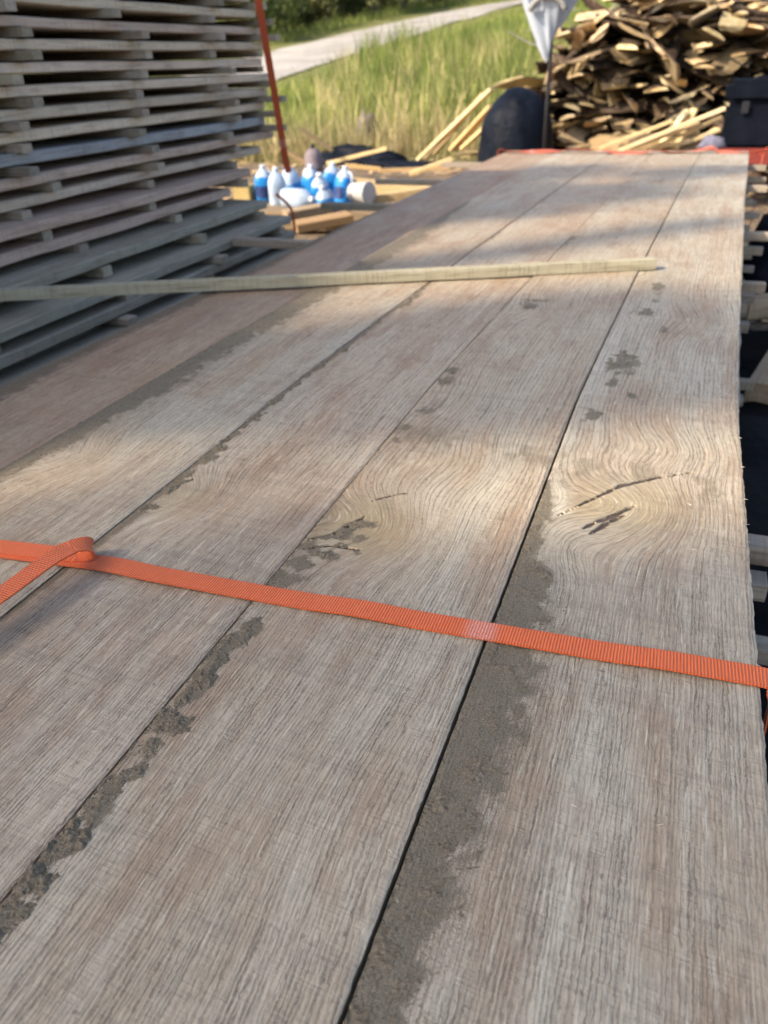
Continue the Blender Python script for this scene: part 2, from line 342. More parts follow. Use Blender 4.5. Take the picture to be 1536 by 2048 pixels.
# sawdust: control points (edge width along the board) and clumps, surveyed on the photo
def wpts(b,pts):
    P=sorted((d2(*p)[1],d2(*p)[0]-EDG[b]-float(shift(EDG[b],d2(*p)[1]))) for p in pts); return np.array(P).T
BAND={4:(wpts(4,[(850,2040),(900,1850),(985,1640),(1045,1480),(1080,1320),(1110,1210),(1125,1165),(1085,1110),(1092,1060),(1100,1010),(1108,960)]),1.0),
      3:(wpts(3,[(30,1800),(140,1680),(260,1520),(430,1330),(520,1230),(600,1150),(640,1105),(650,1060),(690,990),(770,900)]),.42),
      2:(wpts(2,[(200,1090),(300,1020),(420,910),(500,842),(585,775),(690,700),(810,607),(860,570),(950,495),(1050,410)]),.95),
      1:(wpts(1,[(0,965),(150,882),(300,800),(400,740),(520,670),(640,600),(760,530),(860,470),(960,385)]),1.05),
      0:(wpts(0,[(0,795),(120,728),(250,668),(400,600),(560,520),(700,450),(830,385)]),1.0)}
BAND[4][0][1][-1]=.004
BL=[]   # (board, x, y, rx, ry, strength, height)
def bl(b,px,py,rx,ry,s,h): BL.append((b,*d2(px,py),rx,ry,s,h))
for p,rx,ry in (((1185,830),.014,.028),((1245,725),.028,.075),((1225,765),.013,.03),((1290,625),.022,.035),((1315,575),.014,.05),((1310,600),.012,.02),((1265,790),.008,.012),((1330,660),.007,.03)): bl(4,*p,rx,ry,.95,.0012)
for p,rx,ry,h in (((15,1815),.016,.022,.006),((70,1755),.017,.022,.0065),((130,1690),.014,.022,.007),((100,1725),.014,.02,.005),((215,1595),.012,.02,.0042),((262,1548),.009,.014,.0035),((300,1495),.012,.015,.0035),((345,1440),.017,.016,.0055),((335,1425),.02,.006,.005),((405,1350),.016,.022,.006),((430,1322),.012,.02,.005),((465,1288),.012,.02,.004),((505,1255),.012,.016,.004),((20,1850),.012,.02,.005),((185,1640),.007,.012,.003),((380,1385),.012,.014,.0045)): bl(3,*p,rx,ry,1.0,h)
for p,rx,ry,h in (((620,1098),.022,.014,.003),((690,1075),.022,.018,.0025),((655,1112),.02,.010,.003),((712,1104),.008,.008,.003),((560,1165),.025,.03,.001),((720,1050),.02,.012,.0015),((600,1130),.02,.02,.001)): bl(3,*p,rx,ry,.85,h)
for p,rx,ry in (((850,822),.013,.02),((895,760),.016,.03),((905,742),.012,.03),((815,858),.012,.012),((793,882),.009,.011),((1055,612),.022,.03),((1075,602),.035,.015)): bl(3,*p,rx,ry,.9,.0016)
for p,rx,ry in (((545,800),.008,.03),((500,838),.009,.03),((455,872),.008,.03),((420,905),.01,.03),((575,772),.009,.03),((640,730),.009,.03),((745,640),.011,.06),((815,598),.012,.07),((300,1012),.012,.01),((680,700),.008,.03),((350,965),.010,.03),((610,752),.007,.02)): bl(2,*p,rx*1.5,ry*1.35,1.0,.0042)
for p,rx,ry in (((1130,482),.02,.06),((1145,478),.012,.04),((985,470),.02,.12),((1120,430),.02,.1)): bl(3 if p[0]>1100 else 2,*p,rx,ry,.8,.001)
for p,rx,ry in (((1232,476),.006,.012),((1302,474),.006,.012)): bl(3 if p[0]<1290 else 4,*p,rx,ry,1.4,.006)
def dustmask(b,x,y):
    W,st=BAND[b]; xl=EDG[b]+shift(EDG[b],y); w=np.interp(y,W[0],W[1],left=W[1][0],right=0.0)
    n=fbm(x*110,y*90,60+b,5)-.5; nl=fbm(x*9,y*9,66+b,3)-.5
    w=w*(1+.7*nl)
    band=st*sst(1.45,.45,(x-xl)/(w+1e-4)+n*.9)*sst(0.0,.006,w+x*0)
    blob=np.zeros_like(x); bh=np.zeros_like(x)
    for (bi,cx,cy,rx,ry,s,h) in BL:
        if bi!=b: continue
        r=np.sqrt(((x-cx)/rx)**2+((y-cy)/ry)**2)+n*1.9
        m=sst(1.15,.45,r); blob=np.maximum(blob,m*s); bh=np.maximum(bh,h*sst(1.15,.35,r))
    return band,blob,bh,n
YEND=4.70
def board_top(b,x,y):
    zz=TOP+.0012*(fbm(x*3,y*.7,90+b,2)-.5)*2
    return zz+[-.003,.0,-.001,.001,.0,.0015][b]*np.ones_like(x)+.0009*(fbm(x*28,y*2.2,95+b,2)-.5)
LBL=['reddish shaded oak board at the left edge of the strapped stack top',
 'second oak board from the strapped stack left edge, wide grey dust along its seam',
 'middle oak board of the strapped stack top, thin crumbly dust line on its left seam',
 'oak board with clumped sawdust and split knot, second from the strapped stack right edge',
 'oak board along the strapped stack right edge, with cracked oval knot and widest dust band']
def make_board(b):
    ys=np.concatenate([np.arange(-.35,.12,.02),np.arange(.12,1.35,.003),np.arange(1.35,2.6,.008),np.arange(2.6,YEND-.01,.02)]); ys=np.r_[ys,YEND+[.02,-.01,.015,.0,.005][b]]
    n=76; u=np.linspace(0,1,n); J=len(ys)
    Yg=np.repeat(ys[:,None],n,1); 
    gl,gr_=[.0008,.0006,.0009,.0014,.0011][b],[.0006,.0009,.0014,.0011,.001][b]; gapL=gl+.0006*vn(ys*2.5,ys*0+.3,b+200); gapR=gr_+.0006*vn(ys*2.5,ys*0+.7,b+210)
    jl=.0008*(fbm(ys*160,ys*0,b+220,2)-.5); jr=.0008*(fbm(ys*160,ys*0,b+230,2)-.5)
    if b==4: jr=.0022*(fbm(ys*110,ys*0,b+230,3)-.5)+.003*(vn(ys*1.6,ys*0,77)-.5)
    xl=EDG[b]+shift(EDG[b],ys)+gapL+jl; xr=EDG[b+1]+shift(EDG[b+1],ys)-gapR+jr
    Xg=xl[:,None]+(xr-xl)[:,None]*u[None]
    S0=np.interp(ys,ys,shift((EDG[b]+EDG[b+1])/2,ys))[:,None]
    Xs=Xg-S0                                          # straightened, so the grain follows the bow
    Zg=board_top(b,Xg,Yg)
    g,wm,ck=knotfield(b,Xg,Yg); g=g-S0
    band,blob,bh,nn=dustmask(b,Xg,Yg)
    Zg=Zg-.0030*sst(.4,.9,ck)
    ed=np.minimum(u,1-u)[None]*(xr-xl)[:,None]; Zg=Zg-.0012*np.exp(-ed/.0012)
    top=np.stack([Xg,Yg,Zg],-1).reshape(-1,3); nt=len(top)
    th=.028
    ring=[*range(n)]+[j*n+n-1 for j in range(1,J)]+[(J-1)*n+i for i in range(n-2,-1,-1)]+[j*n for j in range(J-2,0,-1)]
    low=top[ring].copy(); low[:,2]=TOP-th; low[:,0]+=.0
    f=[(j*n+i,j*n+i+1,(j+1)*n+i+1,(j+1)*n+i) for j in range(J-1) for i in range(n-1)]
    m=len(ring)
    f+=[(ring[k],nt+k,nt+(k+1)%m,ring[(k+1)%m]) for k in range(m)]
    f.append(tuple(nt+k for k in range(m-1,-1,-1)))
    v=np.vstack([top,low]); me=mesh('oak_board',v,f,M['oak'])
    pad=lambda a:np.r_[a.ravel(),a.ravel()[ring]]
    zlow=np.r_[np.zeros(nt),np.full(m,.028)]
    attr(me,'grain',pad(g)+zlow*.6); attr(me,'along',pad(Yg)); attr(me,'across',pad(Xs)+zlow)
    W_,st_=BAND[b]; ww=np.interp(Yg,W_[0],W_[1],left=W_[1][0],right=0.)
    soft=.40*st_*sst(2.1,.8,(Xg-xl[:,None])/(ww+1e-4))*sst(.002,.012,ww)
    dm=np.maximum(np.maximum(band,soft),blob*.9)+.10*(fbm(Xg*6,Yg*3,300+b,3)-.5)
    if b in(3,4): dm=np.maximum(dm,.55*np.exp(-((Yg-np.interp(Xg,[-.35,.12],[.93,.88]))/.05)**2)*sst(.45,.6,fbm(Xg*30,Yg*20,310,3)))
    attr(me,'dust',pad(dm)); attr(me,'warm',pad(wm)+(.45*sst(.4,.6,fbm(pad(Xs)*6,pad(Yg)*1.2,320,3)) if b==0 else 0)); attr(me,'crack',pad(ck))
    o=link('oak_board',me); tag(o,LBL[b],'board','top boards of the strapped stack'); return o
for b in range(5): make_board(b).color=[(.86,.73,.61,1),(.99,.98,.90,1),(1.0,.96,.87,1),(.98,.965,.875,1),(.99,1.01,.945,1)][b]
# sawdust lying on the boards (a fluffy height field, only where there is dust)
DL=['thin grey sawdust along the left edge of the reddish outer board','grey sawdust band along the second board from the left','crumbly sawdust line along the middle board seam',
    'lumpy sawdust clumps beside the seam of the second board from the right','wide brown sawdust band along the seam of the right edge board']
for b in range(5):
    y0,y1=(.14,1.0) if b>=3 else (.3,1.15)
    segs=[(np.arange(y0,1.15,.0017),.0016),(np.arange(1.15,2.3,.005),.0032)] if b!=0 else [(np.arange(.7,2.6,.006),.004)]
    V=[];Fc=[];off=0
    for ys,dx in segs:
        us=np.arange(.002,.125,dx)
        X=EDG[b]+shift(EDG[b],ys)[:,None]+us[None]; Y=np.repeat(ys[:,None],len(us),1)
        X=X+NP.uniform(-.3,.3,X.shape)*dx; Y=Y+NP.uniform(-.3,.3,X.shape)*dx
        band,blob,bh,n=dustmask(b,X,Y)
        W,st=BAND[b]; wv=np.interp(ys,W[0],W[1],left=W[1][0],right=0.)[:,None]; rel=us[None]/(wv+1e-4)
        lump=fbm(X*120,Y*95,400+b,4); fine=NP.uniform(0,1,X.shape)
        edge=np.exp(-((rel-.86+.25*n)/.22)**2)*band*np.where(wv>.012,1,0)
        stip=fbm(X*330,Y*280,490+b,3)-.5
        filmh=.0010*(band-(.62 if b==4 else .70)+1.3*stip)+.0032*edge*np.maximum(0,lump-.44)
        clod=bh*(.05+1.9*np.maximum(0,lump-.30))*sst(.30,.55,fbm(X*38,Y*34,480+b,3)+.12)
        H=np.maximum(filmh,clod)-.0005+.0016*(fine-.55)*(band+blob>.3)
        if b==4: H=H+.0014*sst(.58,.76,fbm(X*60,Y*60,470,4))*sst(.5,.9,band)
        J,n_=X.shape; Z=board_top(b,X,Y)+np.maximum(H,-.0012)
        idx=np.arange(J*n_).reshape(J,n_); hm=np.maximum(np.maximum(H[:-1,:-1],H[1:,:-1]),np.maximum(H[:-1,1:],H[1:,1:]))
        jj,ii=np.nonzero(hm>.00005); q=np.stack([idx[jj,ii],idx[jj,ii+1],idx[jj+1,ii+1],idx[jj+1,ii]],-1)
        used=np.unique(q); mp=np.full(J*n_,-1); mp[used]=np.arange(len(used))
        V.append(np.stack([X,Y,Z],-1).reshape(-1,3)[used]); Fc.append(mp[q]+off); off+=len(used)
    me=mesh('sawdust',np.vstack(V),np.vstack(Fc).tolist(),M['dust'])
    tag(link('sawdust',me),DL[b],'sawdust','sawdust on the boards','stuff')
# splinters on the right edge and loose fibres
v=[];f=[]
for k in range(85):
    if k<20: y=R_.uniform(.3,2.6); x=EDG[5]+float(shift(EDG[5],y))-.003; a=R_.uniform(-.9,.9); L=R_.uniform(.002,.005); z=TOP-R_.uniform(0,.004)
    else:
        y=R_.uniform(.2,1.4); x=R_.uniform(-.55,.1); a=R_.uniform(0,6.28); L=R_.uniform(.002,.007); z=TOP+.0022
    dx,dy=math.cos(a)*L,math.sin(a)*L; w=.0004; i=len(v)
    v+=[(x-dy/L*w,y+dx/L*w,z),(x+dy/L*w,y-dx/L*w,z),(x+dx,y+dy,z+R_.uniform(-.001,.002)),(x,y,z+.0006)]; f+=[(i,i+1,i+2),(i,i+3,i+2),(i+1,i+2,i+3)]
tag(link('wood_splinters',mesh('wood_splinters',v,f,M['stickpale'])),'tiny pale splinters along the right edge of the strapped stack','splinters',None,'stuff')
# ------------------------------------------------------------------ plain planks and stickers
ORD=['first','second','third','fourth','fifth','sixth','seventh','eighth','ninth','tenth','eleventh','twelfth','thirteenth','fourteenth','fifteenth','sixteenth','seventeenth','eighteenth','nineteenth','twentieth','twenty-first','twenty-second','twenty-third','twenty-fourth','twenty-fifth','twenty-sixth']
def plank(name,x0,x1,y0,y1,z0,z1,mat,tint=(1,1,1),seed=0,rag=.003,ny=None,bend=None):
    """a sawn plank lying along y: slightly ragged edges and arrises"""
    ny=ny or max(6,int((y1-y0)/.06)); ys=np.linspace(y0,y1,ny); w=x1-x0; th=z1-z0
    prof=[(0,.12),(.0,.88),(.02,1),(.98,1),(1,.88),(1,.12),(.98,0),(.02,0)]; P=len(prof); v=[]
    e1=rag*(fbm(ys*9,ys*0+seed,seed,3)-.5)*2; e2=rag*(fbm(ys*9,ys*0+seed+5,seed+3,3)-.5)*2; zz=.5*rag*(fbm(ys*2,ys*0,seed+7,2)-.5)*2
    for k,y in enumerate(ys):
        for (a,c) in prof:
            v.append((x0+a*w+(e1[k] if a<.5 else e2[k])-(x0+x1)/2,y-(y0+y1)/2,c*th+zz[k]))
    f=[(k*P+i,k*P+(i+1)%P,(k+1)*P+(i+1)%P,(k+1)*P+i) for k in range(ny-1) for i in range(P)]
    f+=[tuple(range(P-1,-1,-1)),tuple((ny-1)*P+i for i in range(P))]
    me=mesh(name,v,f,mat); recalc(me); o=link(name,me); o.location=((x0+x1)/2,(y0+y1)/2,z0); o.color=(*tint,1); return o
def bar(name,a,b,w,h,mat,tint=(1,1,1),seed=0,knots=()):
    """a square-sawn stick from a to b (centres of its underside), its own length along local y"""
    a=Vector(a); b=Vector(b); L=(b-a).length; o=plank(name,-w/2,w/2,0,L,0,h,mat,tint,seed,.0015,max(5,int(L/.05)))
    d=(b-a).normalized(); xx=d.cross(Vector((0,0,1))).normalized(); zz=xx.cross(d)
    o.matrix_world=Matrix.Translation((a+b)/2)@Matrix((xx,d,zz)).transposed().to_4x4(); return o
def tn(s=.1,base=1.0):
    k=R_.uniform(1-s,1+s)*base; return (k*R_.uniform(.97,1.03),k,k*R_.uniform(.95,1.05))
# lower layers of the strapped stack
PIT=.053
SY=[.93,2.26,2.98,3.68,4.36]; SY0=[-.2,.35]
lay=8
for L in range(1,lay+1):
    z1=TOP-PIT*L; z0=z1-.028; 
    if z0<.03: break
    xr=.126+R_.uniform(-.012,.01) if L>1 else .1275; xl=-1.03+R_.uniform(-.02,.02)
    xs_=[xr-.23,xr]
    for (a,b_,side) in ((xr-.24,xr,'right'),(xl,xl+.24,'left')):
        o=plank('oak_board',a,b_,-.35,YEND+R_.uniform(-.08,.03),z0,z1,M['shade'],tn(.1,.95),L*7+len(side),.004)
        me=o.data; co=np.empty(len(me.vertices)*3); me.vertices.foreach_get('co',co); co=co.reshape(-1,3); wy=co[:,1]+o.location.y
        co[:,0]+=shift(np.full(len(wy),(a+b_)/2),wy)*.95; 
        me.vertices.foreach_set('co',co.ravel()); me.update()
        tag(o,'shaded board in the %s layer down on the %s side of the strapped stack'%(ORD[L],side),'board','lower boards of the strapped stack')
    if L==1:
        for k in range(3):
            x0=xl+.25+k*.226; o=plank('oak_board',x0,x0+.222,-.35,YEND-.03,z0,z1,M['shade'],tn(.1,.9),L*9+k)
            tag(o,'shaded inner board just under the strapped stack top, %s from its left side'%ORD[k+1],'board','lower boards of the strapped stack')
    for k,y in enumerate(SY0+SY):
        if k<1 and L>3: continue
        rx=.165+R_.uniform(-.03,.05); lx=-1.09-R_.uniform(0,.06)
        if L==1: lx={.93:-1.36,2.26:-1.36,2.98:-1.37,3.68:-1.40,4.36:-1.27}.get(y,-1.1); rx=.10+float(shift(.1,y)) if y<3 else .2+float(shift(.1,y))
        else: rx+=float(shift(.1,y))
        if L==2 and k==3: rx+=.03
        yy=y+R_.uniform(-.015,.015) if L>1 else y
        o=bar('sticker',(lx,yy+(.02 if L==1 else R_.uniform(-.02,.02)),z1+.0005),(rx,yy,z1+.0005),.035,.024,M['stick'],tn(.15,.85 if L>1 else .8),L*31+k)
        if L==1 and k==2: o.color=(1.25,1.1,.95,1)
        tag(o,'wood sticker under the %s layer of the strapped stack, %s from the near end'%(ORD[L-1],ORD[k]),'sticker','stickers of the strapped stack')
# bearers on the ground under it
for k,y in enumerate((.2,2.3,4.3)):
    o=bar('bearer',(-1.15,y,.0),(.28,y,.0),.09,max(.02,TOP-PIT*lay-.028-.0),M['stick'],(.6,.6,.6),900+k)
    tag(o,'thick bearer lying on the ground under the strapped stack, %s from the near end'%ORD[k],'beam','bearers of the strapped stack')
# pale batten lying across the stack
A=D(1306,541); B_=D(-30,607); pa=Vector((A[0],A[1]+.012,TOP+.0025)); pb=Vector((B_[0],B_[1]+.012,TOP+.004))
o=bar('batten',pa,pb,.028,.024,M['stickpale'],(.70,.66,.54),77); tag(o,'long pale square batten lying across the strapped stack','batten')
# ------------------------------------------------------------------ tall stickered stack on the left
FX=-1.60; LP=.050
levels=[]   # (z of underside, face x)
for k in range(14): levels.append((CZ+.35-LP*k,FX+R_.uniform(-.012,.012)))
zz=CZ+.35-LP*13
for dz,x in ((.052,-1.535),(.054,-1.545),(.050,-1.455),(.056,-1.375),(.052,-1.365)):
    zz-=dz; levels.append((zz,x))
zlow=zz-.050; levels.append((zlow,-1.12)); 
for k in range(1,5):
    if zlow-.05*k>.03: levels.append((zlow-.05*k,-1.30+R_.uniform(-.03,.03)))
NL=len(levels)
SCOL=[.15,.68,1.19,1.71,2.19,2.70,3.03]
for k,(z,x) in enumerate(levels):
    up=NL-k-1
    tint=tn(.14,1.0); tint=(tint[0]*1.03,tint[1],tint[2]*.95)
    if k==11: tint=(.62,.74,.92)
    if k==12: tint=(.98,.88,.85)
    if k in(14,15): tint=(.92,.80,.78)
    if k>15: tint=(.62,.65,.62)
    ye=3.05+R_.uniform(-.10,.05)
    if k>=13: ye=[2.97,2.74,2.60,2.70,2.72,2.72,2.78,2.7,2.7,2.7,2.7,2.7][k-13]
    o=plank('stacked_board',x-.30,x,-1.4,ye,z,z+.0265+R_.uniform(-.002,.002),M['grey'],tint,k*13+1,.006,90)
    nm='outer board of the tall stack at left, %s layer up from the ground'%ORD[up]
    if k==11: nm='blue grey outer board of the tall stack at left, %s layer up from the ground'%ORD[up]
    tag(o,nm,'board','outer boards of the tall stack')
    o=plank('stacked_board',x-.92,x-.31,-1.4,ye-.1,z,z+.026,M['grey'],tn(.1,.9),k*13+5,.004,30)
    tag(o,'hidden inner board of the tall stack at left','board','inner boards of the tall stack')
    for q_ in (.63,1.26): o2=o.copy(); COL.objects.link(o2); o2.location.x-=q_
    if k+1<NL:
        zn,xn=levels[k+1]; gap=z-(zn+.026)
        for c,y in enumerate(SCOL):
            yy=y+R_.uniform(-.07,.07) if c<6 else y+R_.uniform(-.04,.0)
            if k>=12 and c==6: continue
            if k>=12 and c==5: yy=min(yy,ye-.08)
            ext=min(x,xn)+R_.uniform(.025,.06) if c<6 else max(x,xn)+R_.uniform(-.02,.10)
            if k>12 and c<6: ext=x+R_.uniform(-.02,.035)
            o=bar('sticker',(ext-.9,yy+R_.uniform(-.02,.02),zn+.0285),(ext,yy,zn+.0285),.036,max(.014,gap-.0032),M['stick'],tn(.2,.85),k*17+c)
            tag(o,'sticker end under the %s layer of the tall stack, %s along from its near end'%(ORD[up],ORD[c]),'sticker','stickers of the tall stack')
# ------------------------------------------------------------------ straps
def ribbon(name,path,widths,mat,parent=None,th=.0016,ncross=7,wave=0.0,seed=0,v0=0.0):
    """webbing along path (list of centre, across-vector)"""
    C=[Vector(p) for p,_ in path]; n=len(C); v=[];uv=[];s=v0
    for k in range(n):
        if k: s+=(C[k]-C[k-1]).length
        t=(C[min(k+1,n-1)]-C[max(k-1,0)]).normalized(); ac=Vector(path[k][1]); ac=(ac-t*ac.dot(t)).normalized(); nr=ac.cross(t); 
        w=widths if not callable(widths) else widths(k/(n-1))
        for side in(0,1):
            for i in range(ncross):
                u=i/(ncross-1); v.append(C[k]+ac*(u-.5)*w+nr*(th*(.5-side))); uv.append((u,s))
    m=2*ncross; f=[]
    for k in range(n-1):
        o0,o1=k*m,(k+1)*m
        for i in range(ncross-1):
            f.append((o0+i,o0+i+1,o1+i+1,o1+i)); f.append((o0+ncross+i,o1+ncross+i,o1+ncross+i+1,o0+ncross+i+1))
        f.append((o0,o1,o1+ncross,o0+ncross)); f.append((o0+ncross-1,o0+2*ncross-1,o1+2*ncross-1,o1+ncross-1))
    f.append(tuple(range(ncross))+tuple(range(2*ncross-1,ncross-1,-1))); e=(n-1)*m; f.append(tuple(e+i for i in range(ncross-1,-1,-1))+tuple(e+i for i in range(ncross,2*ncross)))
    me=mesh(name,v,f,mat); ul=me.uv_layers.new(name='UVMap')
    for lp in me.loops: ul.data[lp.index].uv=uv[lp.vertex_index]
    recalc(me); return link(name,me,parent)
def cr(pts,n):
    """Catmull-Rom through points"""
    P=[Vector(p) for p in pts]; P=[P[0]*2-P[1]]+P+[P[-1]*2-P[-2]]; out=[]
    for i in range(1,len(P)-2):
        for k in range(n):
            t=k/n; a,b,c,d=P[i-1],P[i],P[i+1],P[i+2]
            out.append(.5*((2*b)+(c-a)*t+(2*a-5*b+4*c-d)*t*t+(3*b-a-3*c+d)*t**3))
    out.append(P[-2]); return out
SW=.0245
# main near strap: across the stack, over both edges
cl=[(1523,1353),(1300,1318),(970,1262),(700,1217),(520,1186),(300,1146),(200,1128),(90,1112),(0,1100)]
pts=[]
for k,(px,py) in enumerate(cl):
    q=D(px,py,TOP+.003); pts.append((q[0],q[1],TOP+.0030))
eR=pts[0]; dirx=(Vector(pts[2])-Vector(pts[0])).normalized()
left=Vector(pts[-1])+dirx*.10; left2=Vector((-1.045,left.y+.03,TOP+.003))
path=[(.129,eR[1]-.004,TOP-.30),(.1295,eR[1]-.003,TOP-.12),(.1285,eR[1]-.002,TOP-.03),(.1235,eR[1]-.001,TOP-.005),(.1165,eR[1],TOP+.0022)]+pts[1:]+[tuple(left),tuple(left2),(-1.053,left2.y,TOP-.01),(-1.055,left2.y,TOP-.3)]
pp=cr(path,10)
pa_=[]
for p in pp:
    wz=.0012*math.sin(p.x*21)+.0008*math.sin(p.x*47) if p.z>TOP else 0
    pa_.append((p+Vector((0,0,max(0,wz))),(0.10,1,0)))
strap=empty('ratchet_strap',(eR[0],eR[1],TOP))
def unpar(o,root):
    o.parent=root; o.matrix_parent_inverse=Matrix.Translation(-Vector(root.location))
tag(strap,'bright orange webbing strap over the near part of the oak boards, with folded loose tail','strap')
o=ribbon('webbing',pa_,SW,M['strap']); unpar(o,strap)
# folded tail: lies on the strap, turns over in a tight loop and rises off to the near left
def SP(px,py,h): 
    q=D(px,py,TOP+h); return (q[0],q[1],TOP+h)
fold=Vector(SP(178,1118,.006)); dl=(Vector(SP(0,1098,.006))-fold).normalized()
ax=Vector((.647,-.762,0)); pv=Vector((.762,.647,0)); r0=.0128; t0=(pv*.834+ax*.551).normalized(); t1=(-pv*.834+ax*.551).normalized()
fold=Vector((-.557,.5265,TOP+.0050))
tl=[fold-t0*.12,fold-t0*.08,fold-t0*.03]
for k in range(15):
    th_=math.pi*k/14; tl.append(fold+pv*(r0*math.sin(th_)*1.55)+Vector((0,0,r0*(1-math.cos(th_))))+ax*(.66*r0*th_))
e_=tl[-1]
for d_,h_ in ((.012,.0012),(.03,.0015),(.06,.0),(.10,-.002),(.15,-.004),(.22,-.008),(.34,-.024)): tl.append(e_+t1*d_+Vector((.17*d_,0,h_)))
pp=cr(tl,5); ta=[(p,-ax) for p in pp]
o=ribbon('tail',ta,SW,M['strap'],v0=2.0); unpar(o,strap)
# far red strap over the end of the stack, slack and rumpled
fy=4.585; pts=[]
for k in range(40):
    x=-1.0+k/39*1.30; hump=max(0,math.sin(x*9+1)*.012)+max(0,math.sin(x*23))*.010
    pts.append((x+.02,fy+.02*math.sin(x*5),TOP+.004+hump*(1 if -.7<x<.1 else .2)))
path=[(-1.02,fy,TOP-.35),(-1.015,fy,TOP-.02)]+pts+[(.325,fy,TOP-.015),(.33,fy,TOP-.35)]
pp=cr(path,4); far=ribbon('ratchet_strap',[(p,(0,1,.25*math.sin(p.x*14))) for p in pp],.05,M['redstrap'])
tag(far,'rumpled red strap lying across the far end of the oak boards','strap')
# strap down the corner of the tall stack
pt=[AY(505,-60,2.86),AY(518,10,2.86),AY(532,90,2.88),AY(548,180,2.90),AY(562,265,2.90),AY(572,325,2.90),AY(578,345,2.89)]
pp=cr([tuple(p) for p in pt],6); o=ribbon('ratchet_strap',[(p,(1,.35,0)) for p in pp],.025,M['redstrap']); tag(o,'orange red strap hanging down the far corner of the tall stack','strap')
pt=[AY(552,388,2.80),AY(572,405,2.80),AY(583,420,2.80),AY(587,440,2.80),AY(590,462,2.80)]
pp=cr([tuple(p) for p in pt],6); o=ribbon('ratchet_strap',[(p,(1,.35,0)) for p in pp],.010,M['redstrap']); tag(o,'short dark red strap end hanging at the foot of the tall stack','strap')
# ------------------------------------------------------------------ jugs
def lathe(prof,n=20,sq=0.0):
    v=[];f=[]
    for (r,z) in prof:
        for i in range(n):
            a=2*math.pi*i/n; k=1.0
            if sq: c,s_=abs(math.cos(a)),abs(math.sin(a)); k=1/((c**5+s_**5)**(1/5)); k=1+(k-1)*sq
            v.append((r*k*math.cos(a),r*k*math.sin(a),z))
    P=len(prof)
    f=[(j*n+i,j*n+(i+1)%n,(j+1)*n+(i+1)%n,(j+1)*n+i) for j in range(P-1) for i in range(n)]
    f+=[tuple(range(n-1,-1,-1)),tuple((P-1)*n+i for i in range(n))]
    return v,f
def tube(path,r,n=8):
    P=[Vector(p) for p in path]; v=[];f=[]
    for k,p in enumerate(P):
        t=(P[min(k+1,len(P)-1)]-P[max(k-1,0)]).normalized(); a=t.cross(Vector((0,1,0))); 
        if a.length<.1: a=t.cross(Vector((1,0,0)))
        a.normalize(); b=t.cross(a); rr=r(k/(len(P)-1)) if callable(r) else r
        for i in range(n):
            an=2*math.pi*i/n; v.append(p+(a*math.cos(an)+b*math.sin(an))*rr)
    f=[(j*n+i,j*n+(i+1)%n,(j+1)*n+(i+1)%n,(j+1)*n+i) for j in range(len(P)-1) for i in range(n)]
    f+=[tuple(range(n-1,-1,-1)),tuple((len(P)-1)*n+i for i in range(n))]
    return v,f
v,f=lathe([(.060,0),(.068,.004),(.072,.014),(.072,.06),(.070,.066),(.072,.072),(.072,.165),(.070,.18),(.062,.205),(.046,.232),(.030,.250),(.022,.258),(.021,.272)],24,.55)
JB={k:mesh('jug_body',v,f,M[m],smooth=True) for k,m in (('blue','jugblue'),('empty','jugempty'),('low','juglow'))}
for m in JB.values(): recalc(m)
v,f=tube(cr([(.030,0,.244),(.060,0,.240),(.074,0,.215),(.077,0,.185),(.071,0,.162)],6),.0095); JH=mesh('jug_handle',v,f,M['cap'],smooth=True); recalc(JH)
v,f=lathe([(.020,.262),(.024,.264),(.0245,.284),(.022,.288)],18); JC=mesh('jug_cap',v,f,M['cap'],smooth=True); recalc(JC)
lab=[]; lf=[]
for j in range(2):
    for i in range(9):
        a=-.75+1.5*i/8-math.pi/2; lab.append((.0765*math.cos(a),.0765*math.sin(a)-.004,.05+.085*j))
lf=[(i,i+1,9+i+1,9+i) for i in range(8)]; JL=mesh('jug_label',lab,lf,M['bluelabel']); recalc(JL)
def jug(loc,kind,label,rz=0,lay=None,sc=1.0,lbl=False):
    sc*=.86
    r=empty('jug',loc,rz); r.scale=(sc,sc,sc)
    r.rotation_euler=(R_.uniform(-.3,.3),R_.uniform(-.3,.3),rz)
    if lay: r.rotation_euler=lay
    for nme,me in (('body',JB[kind]),('handle',JH),('cap',JC))+((('label',JL),) if lbl else ()): link(nme,me,r)
    tag(r,label,'jug','washer fluid jugs by the tall stack'); return r
JZ=CZ-.80
def jp(px,py,y=4.85): p=AY(px,py,y); return p
jl=[((525,372),5.05,'blue','full blue fluid jug at the left end of the jugs, beside the yellow box',0.3,True),
    ((557,402),4.95,'empty','cloudy white empty jug standing behind the lying white jug',2.2,False),
    ((592,385),5.15,'low','half empty jug with blue bottom between the white jug and the front blue jug',1.2,False),
    ((622,392),5.10,'blue','blue fluid jug partly hidden right behind the front blue jug',2.9,False),
    ((640,400),4.80,'blue','front blue fluid jug in the middle of the jug group',1.9,True),
    ((655,385),5.25,'blue','tallest looking blue jug at the back of the jug group',.4,False),
    ((685,393),5.02,'blue','blue fluid jug standing at the right of the jug group',-.3,True),
    ((655,412),4.72,'blue','blue jug sunk low in front of the right hand blue jugs',.9,True)]
for (p,y,kind,lb,rz,l_) in jl:
    q=AY(p[0],p[1],y); jug((q[0],q[1],JZ-.015 if 'sunk' not in lb else JZ-.09),kind,lb,rz,None,.96,l_)
q=AY(570,392,4.72); jug((q[0],q[1],JZ+.07),'empty','white empty jug lying on its side in front of the other jugs',0,(math.radians(90),0,math.radians(75)),.95)
q=AY(722,385,4.95); r=empty('bucket',(q[0]-.06,q[1],JZ+.075)); r.rotation_euler=(math.radians(88),0,math.radians(70)); r.scale=(.8,.8,.8)
